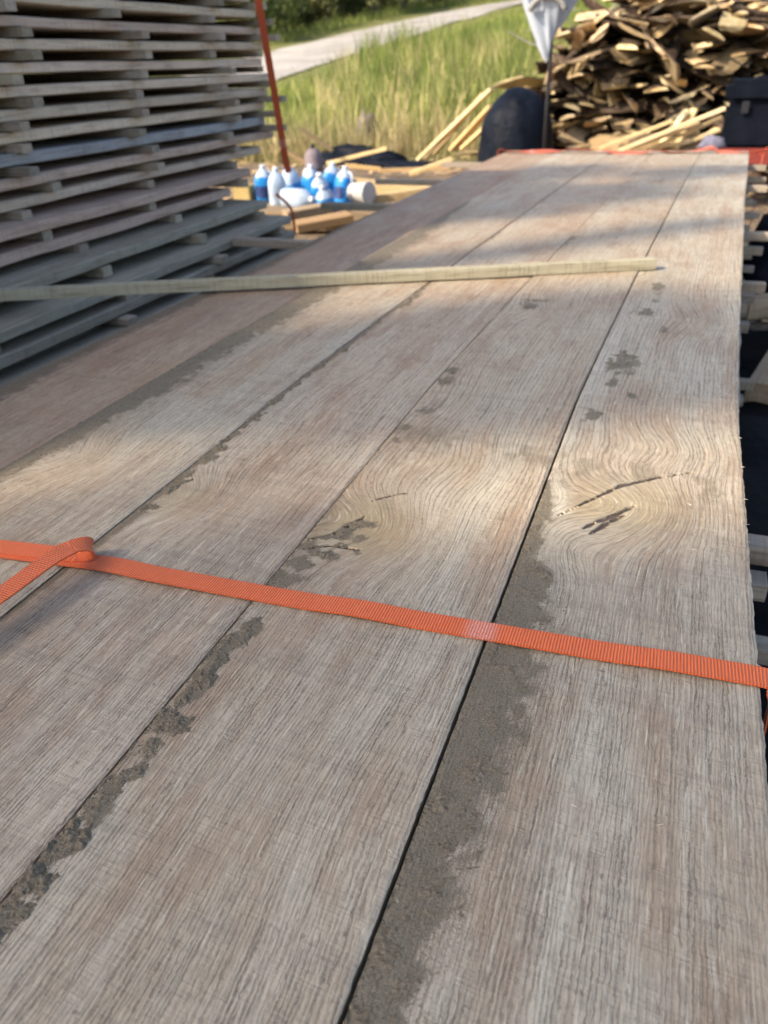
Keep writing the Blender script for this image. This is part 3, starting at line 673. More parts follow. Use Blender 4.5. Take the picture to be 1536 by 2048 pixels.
v,f=lathe([(.062,0),(.072,.004),(.078,.10),(.081,.16),(.084,.162),(.084,.172),(.078,.172),(.070,.01)],24); me=mesh('bucket_body',v,f,M['white'],smooth=True); recalc(me); link('body',me,r)
v,f=lathe([(.079,.168),(.086,.168),(.086,.180),(.070,.182)],24); me=mesh('bucket_lid',v,f,M['white'],smooth=True); recalc(me); link('lid',me,r)
tag(r,'small white tub lying on its side right of the blue jugs','tub')
# planks and beams under and behind the jugs
def at(px,py,y,dz=0): p=AY(px,py,y); return Vector((p[0],p[1],p[2]+dz))
o=bar('beam',(-3.5,4.75,JZ-.13),(-1.62,4.95,JZ-.13),.32,.12,M['stick'],(.55,.48,.40),501); tag(o,'broad pale timber that the jugs stand on','beam')
o=bar('beam',at(640,352,5.5,-.10),at(880,372,5.3,-.12),.10,.11,M['pale'],(.62,.56,.46),502); tag(o,'pale squared beam lying behind the blue jugs','beam')
o=bar('beam',at(735,392,5.0,-.05),at(860,372,5.2,-.05),.09,.05,M['pale'],(.7,.64,.54),503); tag(o,'short pale plank offcut right of the white tub','beam')
o=bar('beam',at(590,445,4.2,-.05),at(700,425,4.4,-.05),.16,.05,M['pale'],(.5,.40,.32),504); tag(o,'reddish plank on the ground in front of the blue jugs','beam')
o=bar('beam',at(570,418,4.4,-.06),at(660,402,4.6,-.06),.12,.05,M['stick'],(.8,.72,.6),505); tag(o,'dull grey brown board end in front of the lying white jug','beam')
# yellow box
def boxmesh(name,x,y,z,mat,bev=.006):
    bm=bmesh.new(); bmesh.ops.create_cube(bm,size=1); bmesh.ops.scale(bm,vec=(x,y,z),verts=bm.verts); bmesh.ops.translate(bm,vec=(0,0,z/2),verts=bm.verts)
    bmesh.ops.bevel(bm,geom=bm.edges[:],offset=bev,segments=2,affect='EDGES'); me=bpy.data.meshes.new(name); bm.to_mesh(me); bm.free(); me.materials.append(mat); return me
M['core']=mat_plain('gap_shade_bark',(.018,.013,.010),(.075,.05,.032),9,.95,1,.05)  # bark tone kept very dark to paint the shadow between the slabs
M['yellow']=mat_plain('yellow_card',(.42,.32,.12),(.5,.38,.16),12,.7,.1,.002)
q=AY(492,375,5.0); r=empty('carton',(q[0]-.02,q[1],JZ-.01),.2); link('carton_body',boxmesh('carton_body',.12,.12,.11,M['yellow']),r); link('carton_flap',boxmesh('carton_flap',.12,.004,.04,M['yellow'],.001),r).location=(0,-.063,.108)
tag(r,'small yellow carton standing left of the blue jugs','box')
# ------------------------------------------------------------------ debris on the yard
def blob(name,rx,ry,rz,mat,seed,amp=.25,fr=2.0,lv=4,flat=True,fold=0.0):
    bm=bmesh.new(); bmesh.ops.create_icosphere(bm,subdivisions=lv,radius=1)
    for v in bm.verts:
        p=v.co; n=float(fbm(p.x*fr+seed*3.1+p.z*1.3,p.y*fr+p.z*fr*.9+seed,seed,4))-.5
        a=math.atan2(p.y,p.x); fo=fold*math.sin(a*11+seed+3*p.z+6*n)*max(0,1-p.z)*.5
        k=1+amp*2*n+fo; v.co=Vector((p.x*rx*k,p.y*ry*k,p.z*rz*k))
        if flat and v.co.z<0: v.co.z*=.12
    me=bpy.data.meshes.new(name); bm.to_mesh(me); bm.free(); me.materials.append(mat); me.polygons.foreach_set('use_smooth',[True]*len(me.polygons)); return me
p=onground(705,325); o=link('tarp_scrap',blob('tarp_scrap',.55,.28,.16,M['tarp'],3,.45,2.6)); o.location=p; tag(o,'crumpled black plastic scrap lying at the edge of the tall grass','plastic scrap')
p=onground(800,338); o=link('tarp_scrap',blob('tarp_scrap',.42,.2,.09,M['tarp'],9,.45,2.6)); o.location=p; tag(o,'flat black plastic scrap left of the leaning strips','plastic scrap')
p=onground(735,300); o=link('stump',blob('stump',.16,.16,.42,M['trunk'],5,.3,3)); o.location=p; tag(o,'dark broken stump standing in the tall grass','stump')
p=AY(628,330,5.8); r=empty('canister',(p[0],p[1],0.0)); r.scale=(.62,.62,.95)
v,f=lathe([(.10,0),(.115,.01),(.115,.12),(.121,.125),(.115,.13),(.115,.28),(.121,.285),(.115,.29),(.105,.38),(.06,.42),(.03,.425)],22); me=mesh('drum_body',v,f,M['rust'],smooth=True); recalc(me); link('body',me,r)
v,f=lathe([(.02,.42),(.025,.43),(.025,.455),(.02,.46)],14); me=mesh('drum_cap',v,f,M['blackmetal'],smooth=True); recalc(me); link('cap',me,r)
tag(r,'purple grey steel canister beside the tall stack corner','canister')
for k,(a,b_,y,w,t_) in enumerate((((655,330),(775,300),7.2,.05,(1,.95,.8)),((560,300),(640,345),6.2,.06,(.5,.42,.35)),((690,335),(760,342),6.6,.06,(.9,.75,.55)),((600,262),(660,300),7.0,.05,(.35,.32,.3)),((820,352),(905,322),6.4,.07,(.95,.85,.7)),((760,345),(900,340),6.8,.04,(.6,.5,.4)))):
    o=bar('offcut_strip',at(*a,y),at(*b_,y+.1),w,.03,M['pale'],t_,600+k)
    z0=min(o.location.z,1); tag(o,['thin pale strip lying across the black plastic scrap','dark stick leaning at the tall stack corner','short pale strip in front of the black plastic scrap','dark grey stick behind the steel canister','pale strip beside the far edge of the strapped stack','brown strip between the black scraps and the strapped stack'][k],'offcut','offcut strips on the ground')
# leaning strips by the black covered heap
for k,(a,b_,y,w,t_) in enumerate((((838,322),(985,180),8.3,.07,(1,1,.95)),((850,318),(960,205),8.45,.05,(.9,.85,.75)),((905,302),(985,215),8.2,.09,(.85,.72,.55)),((925,300),(990,240),8.15,.05,(.95,.85,.7)),((870,312),(968,190),8.5,.04,(.75,.7,.6)))):
    o=bar('offcut_strip',at(*a,y),at(*b_,y-.25),w,.03,M['pale'],t_,640+k)
    tag(o,'%s of the pale strips leaning on the black covered heap, counted from the grass side'%ORD[k],'offcut','strips leaning on the black heap')
# black covered heap
p=AY(1030,300,7.7); o=link('covered_heap',blob('covered_heap',.34,.36,.74,M['tarp'],21,.10,1.3,5,True,.035)); o.location=(p[0],p[1],0.0); 
me=o.data
for v in me.vertices:
    z=max(0,min(1.15,v.co.z/.74)); rr=math.hypot(v.co.x/.34,v.co.y/.36)+1e-6
    want=(max(0,1-(z/1.12)**3.2))**.5; have=(max(1e-4,1-min(.999,z/1.1)**2))**.5; k=min(1.9,1.02*want/have) if z>.05 else 1.0; v.co.x*=k; v.co.y*=k; v.co.x+=.03*z
tag(o,'tall rounded heap covered with a black plastic sheet','covered heap')
# pole and cloth
px_=AY(1088,295,7.25); r=empty('pole',(px_[0],px_[1],0))
v,f=tube([(0,0,0),(0,0,.6),(.003,0,1.2),(.003,0,1.75)],.015,12); me=mesh('shaft',v,f,M['blackmetal'],smooth=True); recalc(me); link('shaft',me,r)
v,f=lathe([(.12,0),(.12,.012),(.03,.02),(.02,.06)],20); me=mesh('foot',v,f,M['blackmetal'],smooth=True); recalc(me); link('foot',me,r)
tag(r,'thin black metal pole standing beside the black covered heap','pole')
# cloth draped over the pole top: a folded sheet narrowing to a point
v=[];f=[];na,nz=56,26
zb=float(AY(1085,86,7.25)[2]); 
for j in range(nz+1):
    t=j/nz
    for i in range(na):
        a=2*math.pi*i/na; r0=.035+.275*t**.8 if t<.75 else .035+.275*.75**.8*(1-((t-.75)/.25)**2*.9)
        fo=1+.28*math.sin(a*5+1.2+t*1.5)*(.35+.65*t)+.12*math.sin(a*11+t*4)
        cx=-.03*t; z=zb+.62*t+ (.10*math.cos(a-.5)-.04*math.sin(2*a))*(1-t)
        v.append((px_[0]+cx+r0*fo*math.cos(a),px_[1]+r0*fo*.75*math.sin(a),z))
f=[(j*na+i,j*na+(i+1)%na,(j+1)*na+(i+1)%na,(j+1)*na+i) for j in range(nz) for i in range(na)]; f.append(tuple(nz*na+i for i in range(na)))
v=[Vector(q)-px_v for q in v for px_v in [Vector((px_[0],px_[1],zb))]]
me=mesh('draped_cloth',v,f,M['cloth'],smooth=True); recalc(me); o=link('draped_cloth',me); o.location=(px_[0],px_[1],zb)
tag(o,'pale blue white cloth draped over the top of the black pole','cloth')
for k,(rr,zo,th_) in enumerate(((.135,.20,.022),(.20,.30,.016))):
    pth=[(rr*math.cos(a)-.02,-.15-.02*math.sin(a)-.03*k,zo+rr*.75*math.sin(a)) for a in np.linspace(.1,math.pi-.15,14)]
    hv,hf=tube(pth,th_,8); link('seam',mesh('seam',hv,hf,M['clothgrey'],smooth=True),o)
# ------------------------------------------------------------------ slab pile
def slab_mesh(L,w,th,seed,bark=True):
    ny=9; ys=np.linspace(-L/2,L/2,ny); npf=8; v=[];mi=[];f=[]
    rs=np.random.RandomState(seed); s1_=rs.uniform(-1.3,1.3); s2_=rs.uniform(-1.3,1.3)
    for k,y in enumerate(ys):
        ww=w*(1+.22*(vn(np.array(y*2.2),np.array(seed*.37),seed)-.5)); tt=th*(1+.5*(vn(np.array(y*1.9),np.array(seed*.7+5),seed+2)-.5)); bx=.03*math.sin(y*1.6+seed)
        for i in range(npf):
            a=math.pi*i/(npf-1); rr=1+.10*(rs.rand()-.5); xx_=-ww/2*math.cos(a)*rr; sl=(s1_ if k==0 else s2_ if k==ny-1 else 0)*xx_+((rs.rand()-.5)*.05 if k in(0,ny-1) else 0); v.append((bx+xx_,float(y)+sl,tt*math.sin(a)**.8*rr+.0))
    for k in range(ny-1):
        for i in range(npf-1): f.append((k*npf+i,(k+1)*npf+i,(k+1)*npf+i+1,k*npf+i+1)); mi.append(0)
        f.append((k*npf,k*npf+npf-1,(k+1)*npf+npf-1,(k+1)*npf)); mi.append(1)
    f.append(tuple(range(npf))); mi.append(1); f.append(tuple((ny-1)*npf+i for i in range(npf-1,-1,-1))); mi.append(1)
    me=mesh('slab',v,f,[M['bark'],M['end']],mi); recalc(me); return me
SL=[]
for k in range(26):
    L=R_.uniform(.8,1.9); w=R_.uniform(.09,.25); th=R_.uniform(.014,.036)*(1.0 if w<.18 else 1.25); SL.append((slab_mesh(L,w,th,50+k),L,w,th))
px0=float(AY(1095,290,9.3)[0]); 
hx=np.linspace(px0-.3,px0+3.9,500); hh=np.zeros(500)
def env(x):
    t=x-px0
    return np.interp(t,[-.25,0,.25,.6,1.2,1.8,2.4,3.2,4.4],[.0,.65,1.12,1.40,1.54,1.50,1.36,1.3,1.0])
slabs=[]
for tries in range(14000):
    if len(slabs)>=620: break
    me,L,w,th=SL[R_.randrange(len(SL))]; x=R_.uniform(px0-.15,px0+3.6)
    m=(hx>x-w*.42)&(hx<x+w*.42)
    if not m.any(): continue
    z=hh[m].max()
    if z+th>env(x)+R_.uniform(-.06,.06): continue
    hl=hh[(hx>x-w*.45)&(hx<x-w*.1)]; hr=hh[(hx>x+w*.1)&(hx<x+w*.45)]
    roll=0
    if len(hl) and len(hr): roll=max(-.8,min(.8,math.atan2(hl.max()-hr.max(),w*.7)))
    flip=R_.random()<.45
    y=9.35+L/2-.55+R_.uniform(-.50,.45)-.15*(1.5-z); t=x-px0
    yaw=R_.gauss(0,.38)
    if R_.random()<.22+.2*(t>1.0 and z>.5): yaw+=R_.choice([-1,1])*R_.uniform(.4,1.0)+(.5 if t>1.2 else 0)
    pitch=R_.gauss(.03,.14); roll+=R_.gauss(0,.30)
    k=R_.uniform(.35,1.05); col=(k*R_.uniform(.95,1.1),k,k*R_.uniform(.85,1.05),1)
    mw=Matrix.Translation((x,y,z*.97+(th if flip else 0)))@Matrix.Rotation(yaw,4,'Z')@Matrix.Rotation(pitch,4,'X')@Matrix.Rotation(roll+(math.pi if flip else 0),4,'Y')
    hh[m]=np.maximum(hh[m]*.25+.75*(z+th*.9+.006),z+th*.6); slabs.append((me,mw,col,x,z,t,w*th,y-L/2*abs(math.cos(yaw))))
slabs.sort(key=lambda q:(q[5]>2.75,q[7]-3*q[6]))
rv_,rf_,rm_=[],[],[]
for n_,(me,mw,col,x,z,t,ar,yf) in enumerate(slabs):
    if n_<292:
        o=link('slab',me); o.matrix_world=mw; o.color=col
        hz='lower' if z<.4 else ('middle' if z<.95 else 'upper'); sx='near the pole' if t<.7 else ('in the middle' if t<1.7 else 'behind the tool box')
        tag(o,'bark edged slab offcut in the %s part of the waste pile, %s'%(hz,sx),'slab','slab offcuts %s %s'%(hz,sx))
    else:
        i=len(rv_); rv_+=[tuple(mw@v.co) for v in me.vertices]
        for pg in me.polygons: rf_.append(tuple(i+q for q in pg.vertices)); rm_.append(pg.material_index)
if rv_: tag(link('slab_offcuts',mesh('slab_offcuts',rv_,rf_,[M['bark'],M['end']],rm_)),'further slab offcuts deeper inside and behind the waste pile','slabs',None,'stuff')
o=link('dark_gap_core',blob('dark_gap_core',2.25,.42,1.22,M['core'],71,.18,2.2,5)); o.location=(px0+2.25,10.35,0)  # added core closes the pile; its dark colour stands in for deep shadow
tag(o,'bark core added inside the waste pile, coloured dark for the shadowed gaps','bark debris',None,'stuff')
# a few long slabs across the pile face and slumping off to the right
extra=[((1100,118),(1260,150),9.0,8.6),((1160,190),(1245,165),8.8,8.7),((1240,60),(1480,170),9.4,8.6),((1300,80),(1500,190),9.5,8.7),((1340,95),(1500,150),9.2,8.9),((1420,60),(1560,130),9.3,8.8),((1180,225),(1290,215),8.7,8.6),((1100,140),(1180,205),8.8,8.7),((1220,25),(1350,18),9.6,9.5),((1240,12),(1345,30),9.5,9.4),((1190,40),(1240,30),9.2,9.1),((1250,140),(1300,90),9.0,8.9)]
exn=['long brown slab lying across the left face of the waste pile','short slab propped crosswise low on the pile face','long dark slab slumping right across the pile top','long slab sliding down toward the tool box','grey slab leaning down behind the tool box','slab at the right shoulder of the waste pile','flat slab low across the middle of the pile','slab standing slanted beside the black pole','pale slab lying flat on the very top of the pile','second pale slab lying on top of the pile','small pale slab on the left shoulder of the pile','thin stick poking up out of the pile face']
for k,(a,b_,y1,y2) in enumerate(extra):
    A_=at(*a,y1); B2=at(*b_,y2); L=(B2-A_).length; w=.15 if k<9 else .11; 
    if k==11: w=.04
    o=link('slab',slab_mesh(L,w,.035 if k<11 else .02,150+k)); d=(B2-A_).normalized(); xx=d.cross(Vector((0,-.5,1))).normalized(); z3=xx.cross(d)
    o.matrix_world=Matrix.Translation((A_+B2)/2)@Matrix((xx,d,z3)).transposed().to_4x4()
    kk=1.2 if k in(8,9,10) else R_.uniform(.6,.95); o.color=(kk,kk,kk*.95,1); tag(o,exn[k],'slab','loose slabs on the waste pile')
# fresh pale strips in front of the pile
fs=[((1200,300),(1345,245)),((1235,305),(1450,220)),((1260,300),(1400,250)),((1290,305),(1445,238)),((1300,300),(1380,285)),((1310,310),(1375,222)),((1350,300),(1390,220)),((1330,305),(1440,262)),((1290,296),(1360,262)),((1370,235),(1400,280)),((1225,304),(1300,270)),((1380,300),(1446,250))]
for k,(a,b_) in enumerate(fs):
    y=7.6+.05*k; A_=at(*a,y); B2=at(*b_,y+.15); A_.z=max(A_.z,.04)
    o=bar('edging_strip',A_,B2,R_.uniform(.04,.085),.025,M['pale'],(1.1,1.08,1.0) if k%3 else (.95,.9,.75),700+k)
    tag(o,'fresh pale edging strip in the loose heap before the waste pile, %s from its left'%ORD[k],'strip','fresh edging strips')
# heap of chips beneath the strips
o=link('chip_heap',blob('chip_heap',.95,.5,.30,M['stick'],41,.25,3,5)); p=AY(1300,300,8.2); o.location=(p[0],p[1],0); o.color=(.75,.62,.42,1); tag(o,'low heap of wood chips and straw before the waste pile','chip heap',None,'stuff')
# tool box on the red steel beam
tb=at(1500,292,6.2); r=empty('tool_box',(tb.x+.04,tb.y,tb.z))
link('box_body',boxmesh('box_body',.46,.26,.255,M['black'],.018),r)
l=link('lid',boxmesh('lid',.50,.30,.14,M['black'],.035),r); l.location=(0,0,.257)
h_v,h_f=tube(cr([(-.10,0,.365),(-.09,0,.395),(0,0,.402),(.09,0,.395),(.10,0,.365)],5),.011); me=mesh('handle',h_v,h_f,M['black'],smooth=True); recalc(me); link('handle',me,r)
for sx in(-.12,.12):
    c=link('latch',boxmesh('latch',.045,.012,.07,M['blackmetal'],.003),r); c.location=(sx,-.156,.205)
tag(r,'black plastic tool box standing on the red steel beam','tool box')
rb=empty('steel_beam',(tb.x+.3,tb.y,0)); 
w_=link('beam_rail',boxmesh('beam_rail',1.5,.30,.10,M['redpaint'],.008),rb); w_.location=(.12,0,tb.z-.102)
for sx in(-.45,.6):
    c=link('beam_leg',boxmesh('beam_leg',.07,.07,max(.1,tb.z-.102),M['redpaint'],.006),rb); c.location=(sx,.05,0)
tag(rb,'dark red painted steel beam beyond the far end of the strapped stack','steel beam')
q=at(1425,290,6.1); o=link('rag',blob('rag',.085,.06,.075,M['rag'],51,.35,2.4,4)); o.location=(q.x,q.y,tb.z); tag(o,'crumpled white rag lying on the red beam left of the tool box','rag')
# offcuts at the right of the stack, under the beam and nearer
k=0
for (px,py,y) in ((1512,325,6.6),(1530,322,6.7),(1520,345,6.6),(1508,350,6.5),(1532,350,6.6),(1515,372,6.5),(1530,378,6.4),(1548,335,6.6),(1550,365,6.5),(1505,395,6.3)):
    me,L,w,th=SL[k*2%len(SL)]; o=link('slab',me); q=at(px,py,y); o.location=(q.x,q.y+L/2,max(0,q.z)); o.rotation_euler=(R_.uniform(-.1,.1),R_.uniform(-.4,.4),R_.uniform(-.3,.3)); o.scale=(.7,1,.9); o.color=(1.1,1.05,.95,1)
    tag(o,'pale ended slab under the red beam right of the strapped stack, %s from its top'%ORD[k],'slab','slabs under the red beam'); k+=1
q=at(1528,470,4.0); o=link('dark_bag',blob('dark_bag',.17,.2,.34,M['tarp'],61,.25,1.8,4)); o.location=(q.x+.09,q.y,max(.0,q.z-.28)); tag(o,'black bag slumped against the right side of the strapped stack','bag')
gv=[];gn=(26,60)  # black sheet added on the ground in place of the deep shade there
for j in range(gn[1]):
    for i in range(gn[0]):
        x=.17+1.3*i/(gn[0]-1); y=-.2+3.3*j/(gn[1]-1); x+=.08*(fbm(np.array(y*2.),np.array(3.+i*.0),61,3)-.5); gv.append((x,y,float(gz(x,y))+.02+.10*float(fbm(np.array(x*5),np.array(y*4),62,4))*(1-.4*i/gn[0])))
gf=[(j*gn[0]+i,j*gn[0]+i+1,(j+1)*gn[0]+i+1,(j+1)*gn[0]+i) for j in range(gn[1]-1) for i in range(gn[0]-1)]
me=mesh('shade_sheet',gv,gf,M['shadesheet'],smooth=True); recalc(me); tag(link('shade_sheet',me),'added black sheet standing in for shade along the right side of the strapped stack','shade sheet')
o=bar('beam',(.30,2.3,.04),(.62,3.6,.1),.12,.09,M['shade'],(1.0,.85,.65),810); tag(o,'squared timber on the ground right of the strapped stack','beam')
o=bar('beam',(.24,3.0,.12),(.8,3.35,.14),.10,.06,M['stick'],(.9,.8,.65),811); tag(o,'crosswise timber right of the strapped stack, beside the black bag','beam')
# old grey logs and brush at the back right
for k,(a,b_,y,rad) in enumerate((((1380,30),(1700,75),13.0,.22),((1420,5),(1700,25),14.2,.2),((1330,10),(1440,22),15,.12),((1440,-10),(1700,0),15.5,.25))):
    A_=at(*a,y); B2=at(*b_,y-.4); pth=[A_.lerp(B2,t/10) for t in range(11)]; v,f=tube(pth,lambda t:rad*(1-.25*t)*(1+.07*math.sin(t*23+k)),14); me=mesh('old_log',v,f,M['oldlog'],smooth=True); recalc(me); o=link('old_log',me)
    tag(o,['grey weathered log lying behind the right shoulder of the waste pile','grey log second back behind the waste pile','thin grey log end behind the top of the waste pile','thick grey log furthest back behind the waste pile'][k],'log','old grey logs')
def twigs(name,c,R,n,L,mat,label):
    v=[];f=[]
    for k in range(n):
        p=Vector(c)+Vector((R_.gauss(0,R[0]),R_.gauss(0,R[1]),abs(R_.gauss(0,R[2])))); d=Vector((R_.gauss(0,1),R_.gauss(0,1),R_.gauss(.2,.5))).normalized()*R_.uniform(.4,1)*L
        tv,tf=tube([p,p+d*.5+Vector((R_.gauss(0,.05),0,R_.gauss(0,.05))),p+d],lambda t:.018*(1-.7*t),5); i=len(v); v+=tv; f+=[tuple(q+i for q in ff) for ff in tf]
    o=link(name,mesh(name,v,f,mat)); tag(o,label,'brush',None,'stuff'); return o
c=at(1500,20,13.6); twigs('brush_pile',(c.x+.4,c.y,c.z-.4),(1.1,.4,.45),420,1.1,M['oldlog'],'tangled grey brush pile behind the waste pile at the back')
# ------------------------------------------------------------------ chips on the ground
v=[];f=[]
for k in range(2600):
    x=R_.uniform(-5,2.6) ; y=R_.uniform(2.6,9.5); z=float(gz(x,y))+.004; L=R_.uniform(.012,.06); w=R_.uniform(.006,.02); a=R_.uniform(0,6.28); c,s_=math.cos(a),math.sin(a); i=len(v); tz=R_.uniform(-.01,.02)
    for (p,q,h) in ((-L,-w,0),(L,-w,tz),(L,w,tz+.003),(-L,w,.004)): v.append((x+c*p-s_*q,y+s_*p+c*q,z+h+.006))
    f.append((i,i+1,i+2,i+3))
o=link('wood_chips',mesh('wood_chips',v,f,M['pale'])); o.color=(.85,.75,.62,1); tag(o,'wood chips and bark scattered over the yard','wood chips',None,'stuff')
# ------------------------------------------------------------------ grass
def blades(name,pts,hmin,hmax,wid,label,lean=.35):
    v=[];f=[];tone=[]
    for (x,y,dry) in pts:
        z=float(gz(x,y)); h=R_.uniform(hmin,hmax); a=R_.uniform(0,6.28); l=R_.gauss(0,lean)*h; l2=R_.gauss(0,lean)*h; c,s_=math.cos(a)*wid*R_.uniform(.6,1.4),math.sin(a)*wid; i=len(v); t=min(1,max(0,dry+R_.gauss(0,.16)))
        v+=[(x-c,y-s_,z-.02),(x+c,y+s_,z-.02),(x-c*.8+l*.35,y-s_*.8+l2*.35,z+h*.55),(x+c*.8+l*.35,y+s_*.8+l2*.35,z+h*.55),(x+l,y+l2,z+h)]
        f+=[(i,i+1,i+3,i+2),(i+2,i+3,i+4)]; tone+=[t]*5
    me=mesh(name,v,f,M['grass']); attr(me,'tone',tone); o=link(name,me); tag(o,label,'grass',None,'stuff'); return o
pts=[]
while len(pts)<42000:
    y=8.4+R_.random()**1.35*36; x=R_.uniform(-.62*y-1.5,.16*y+.8)
    edge=8.9+.12*x+1.2*(float(vn(np.array(x*.9),np.array(.5),3))-.5)
    if y<edge: continue
    if y>15 and road_dist(x,y)<2.6: continue
    if abs(x-(px0+2))<2.4 and y<12.2: continue
    dens=float(fbm(np.array(x*.8),np.array(y*.8),12,3))
    if R_.random()>dens*1.6: continue
    dry=.25+.55*float(fbm(np.array(x*.45+9),np.array(y*.45),14,3))+.30*max(0,1-(y-8.6)/3.0)
    pts.append((x,y,dry-.12))
blades('tall_grass',pts,.14,.50,.007,'tall yellow green grass and reeds between the yard and the gravel road')
# reedy weeds standing above the grass
v=[]
wp=[]
for k in range(240):
    y=R_.uniform(10.5,24); x=R_.uniform(-.42*y,.13*y); 
    if y>15 and road_dist(x,y)<2.8: continue
    for q in range(16): wp.append((x+R_.gauss(0,.10),y+R_.gauss(0,.10),.15))
blades('reeds',wp,.5,1.0,.011,'taller green reeds rising out of the grass',.22)
dp=[]
for k in range(420):
    y=R_.uniform(9.3,22); x=R_.uniform(-.45*y,.13*y)
    if (y>15 and road_dist(x,y)<2.7) or (abs(x-(px0+2))<2.4 and y<12.2): continue
    for q in range(7): dp.append((x+R_.gauss(0,.12),y+R_.gauss(0,.12),1.0))
blades('dry_stalks',dp,.35,.85,.008,'straw coloured dry stalks standing among the green grass',.25)
# verge beyond the road
vp=[]
while len(vp)<9000:
    y=R_.uniform(14,50); x=R_.uniform(-.75*y,.1*y)
    if road_dist(x,y)<2.9: continue
    c=(RL+RR)/2; k=np.argmin(np.hypot(c[:,0]-x,c[:,1]-y)); 
    if np.hypot(c[k,0]-x,c[k,1]-y)>7: continue
    vp.append((x,y,.45))
blades('verge_grass',vp,.12,.35,.014,'short grass on the verge of the gravel road')
# ------------------------------------------------------------------ trees
def leafcloud(clumps,n,size,seed):
    rs=np.random.RandomState(seed); v=[];f=[]
    for (cx,cy,cz,rx,ry,rz) in clumps:
        for k in range(n):
            d=rs.normal(size=3); d/=np.linalg.norm(d); q=rs.rand()**.45; p=np.array([cx+d[0]*rx*q,cy+d[1]*ry*q,cz+d[2]*rz*q]); s=size*rs.uniform(.6,1.4)
            a=rs.normal(size=3); a/=np.linalg.norm(a); b=np.cross(a,rs.normal(size=3)); b/=np.linalg.norm(b); i=len(v)
            v+=[p-a*s,p+b*s*.45,p+a*s,p-b*s*.45]; f.append((i,i+1,i+2,i+3))
    return v,f
def tree(x,y,h,r,leaf,bark,label,low=.18,seed=0,nl=420,group='trees beyond the road',size=.13,spread=1.9,name='broadleaf_tree'):
    z=float(gz(x,y)); o=empty(name,(x,y,z)); rs=random.Random(seed); v=[];f=[]
    pth=[Vector((rs.gauss(0,.06)*k,rs.gauss(0,.06)*k,h*.85*k/7)) for k in range(8)]; v,f=tube(pth,lambda t:r*(1-.8*t)+.02,10)
    cl=[]
    for k in range(11):
        t=low+(1-low)*rs.random(); p=pth[min(6,int(t*7))]; a=rs.uniform(0,6.28); L=spread*(1.15-.75*t)*rs.uniform(.5,1.1); e=p+Vector((math.cos(a)*L,math.sin(a)*L,rs.uniform(.1,.7)*L))
        tv,tf=tube([p,p.lerp(e,.5)+Vector((0,0,-.05)),e],lambda s:r*.35*(1-.75*s)+.008,6); i=len(v); v+=tv; f+=[tuple(q+i for q in ff) for ff in tf]
        cl.append((e.x,e.y,e.z,.55*spread*.6,.55*spread*.6,.5*spread*.55))
        if rs.random()<.7: m=p.lerp(e,.55); cl.append((m.x,m.y,m.z+.3,.6,.6,.5))
    me=mesh('trunk',v,f,bark,smooth=True); recalc(me); link('trunk',me,o)
    lv,lf=leafcloud(cl,nl//8,size,seed); link('crown',mesh('crown',lv,lf,leaf),o)
    tag(o,label,'tree',group); return o
def shrub(x,y,r,h,leaf,label,seed,n=700,size=.07):
    z=float(gz(x,y)); o=empty('shrub',(x,y,z)); rs=random.Random(seed); v=[];f=[];cl=[]
    for k in range(7):
        a=rs.uniform(0,6.28); e=Vector((math.cos(a)*r*.7*rs.random(),math.sin(a)*r*.7*rs.random(),h*rs.uniform(.45,.95))); tv,tf=tube([Vector((0,0,-.05)),e*.5+Vector((.05,0,0)),e],lambda t:.03*(1-.7*t),6); i=len(v); v+=tv; f+=[tuple(q+i for q in ff) for ff in tf]
        cl.append((e.x,e.y,e.z*.8,r*.5,r*.5,h*.35))
    link('stems',mesh('stems',v,f,M['trunk']),o); lv,lf=leafcloud(cl,n//7,size,seed); link('foliage',mesh('foliage',lv,lf,leaf),o)
    tag(o,label,'shrub','shrubs beyond the road'); return o
tl=[(560,70),(600,62),(640,55),(690,48),(735,42),(790,32),(850,24),(900,18),(950,8),(1010,4),(520,90),(460,100)]
desc=['dark bushy tree','olive leaved tree','slim green tree','pale trunked birch','dense dark tree','twiggy olive tree','pale trunked young birch','spreading green tree','small bright tree','broad distant tree','shaded tree','dark tree']
wh=['behind the far corner of the tall stack','just right of the strap corner','at the left bend of the road','beyond the middle of the road','behind the verge above the road','beside the road as it climbs','near where the road leaves the photo','at the top of the road','past the end of the road','above the draped cloth','hidden behind the upper boards','hidden behind the tall stack']
for k,(px,py) in enumerate(tl):
    r=ray(px,py); q=onground(px,py); dd=1.10+.10*(k%3); x,y=q[0]*dd-.6,q[1]*dd+1.0
    tree(x,y,R_.uniform(6,9),R_.uniform(.10,.17),M[['leaf1','leaf2','leaf3'][k%3]],M['birch'] if k in(3,6) else M['trunk'],desc[k]+' '+wh[k],.10,200+k,900,size=.17)
sh=[(548,88),(580,80),(625,72),(665,60),(710,50),(760,44),(820,32),(880,24),(935,14),(520,100),(600,50),(700,34)]
for k,(px,py) in enumerate(sh):
    q=onground(px,py); x,y=q[0]*1.06-.4,q[1]*1.06+.5; shrub(x,y,R_.uniform(1.0,1.6),R_.uniform(1.3,2.4),M[['leaf3','leaf1','leaf2'][k%3]],'roadside shrub in front of the trees, %s from the tall stack corner'%ORD[k],300+k,1500,.09)
# woods further back
for k in range(16):
    y=52+R_.uniform(0,22); x=-.62*y+ k/15*.95*y; z=0
    tree(x,y,R_.uniform(8,12),.2,M[['leaf1','leaf2'][k%2]],M['trunk'],'tall tree in the wood behind the road',.05,400+k,900,'trees of the far wood',.28,3.0)
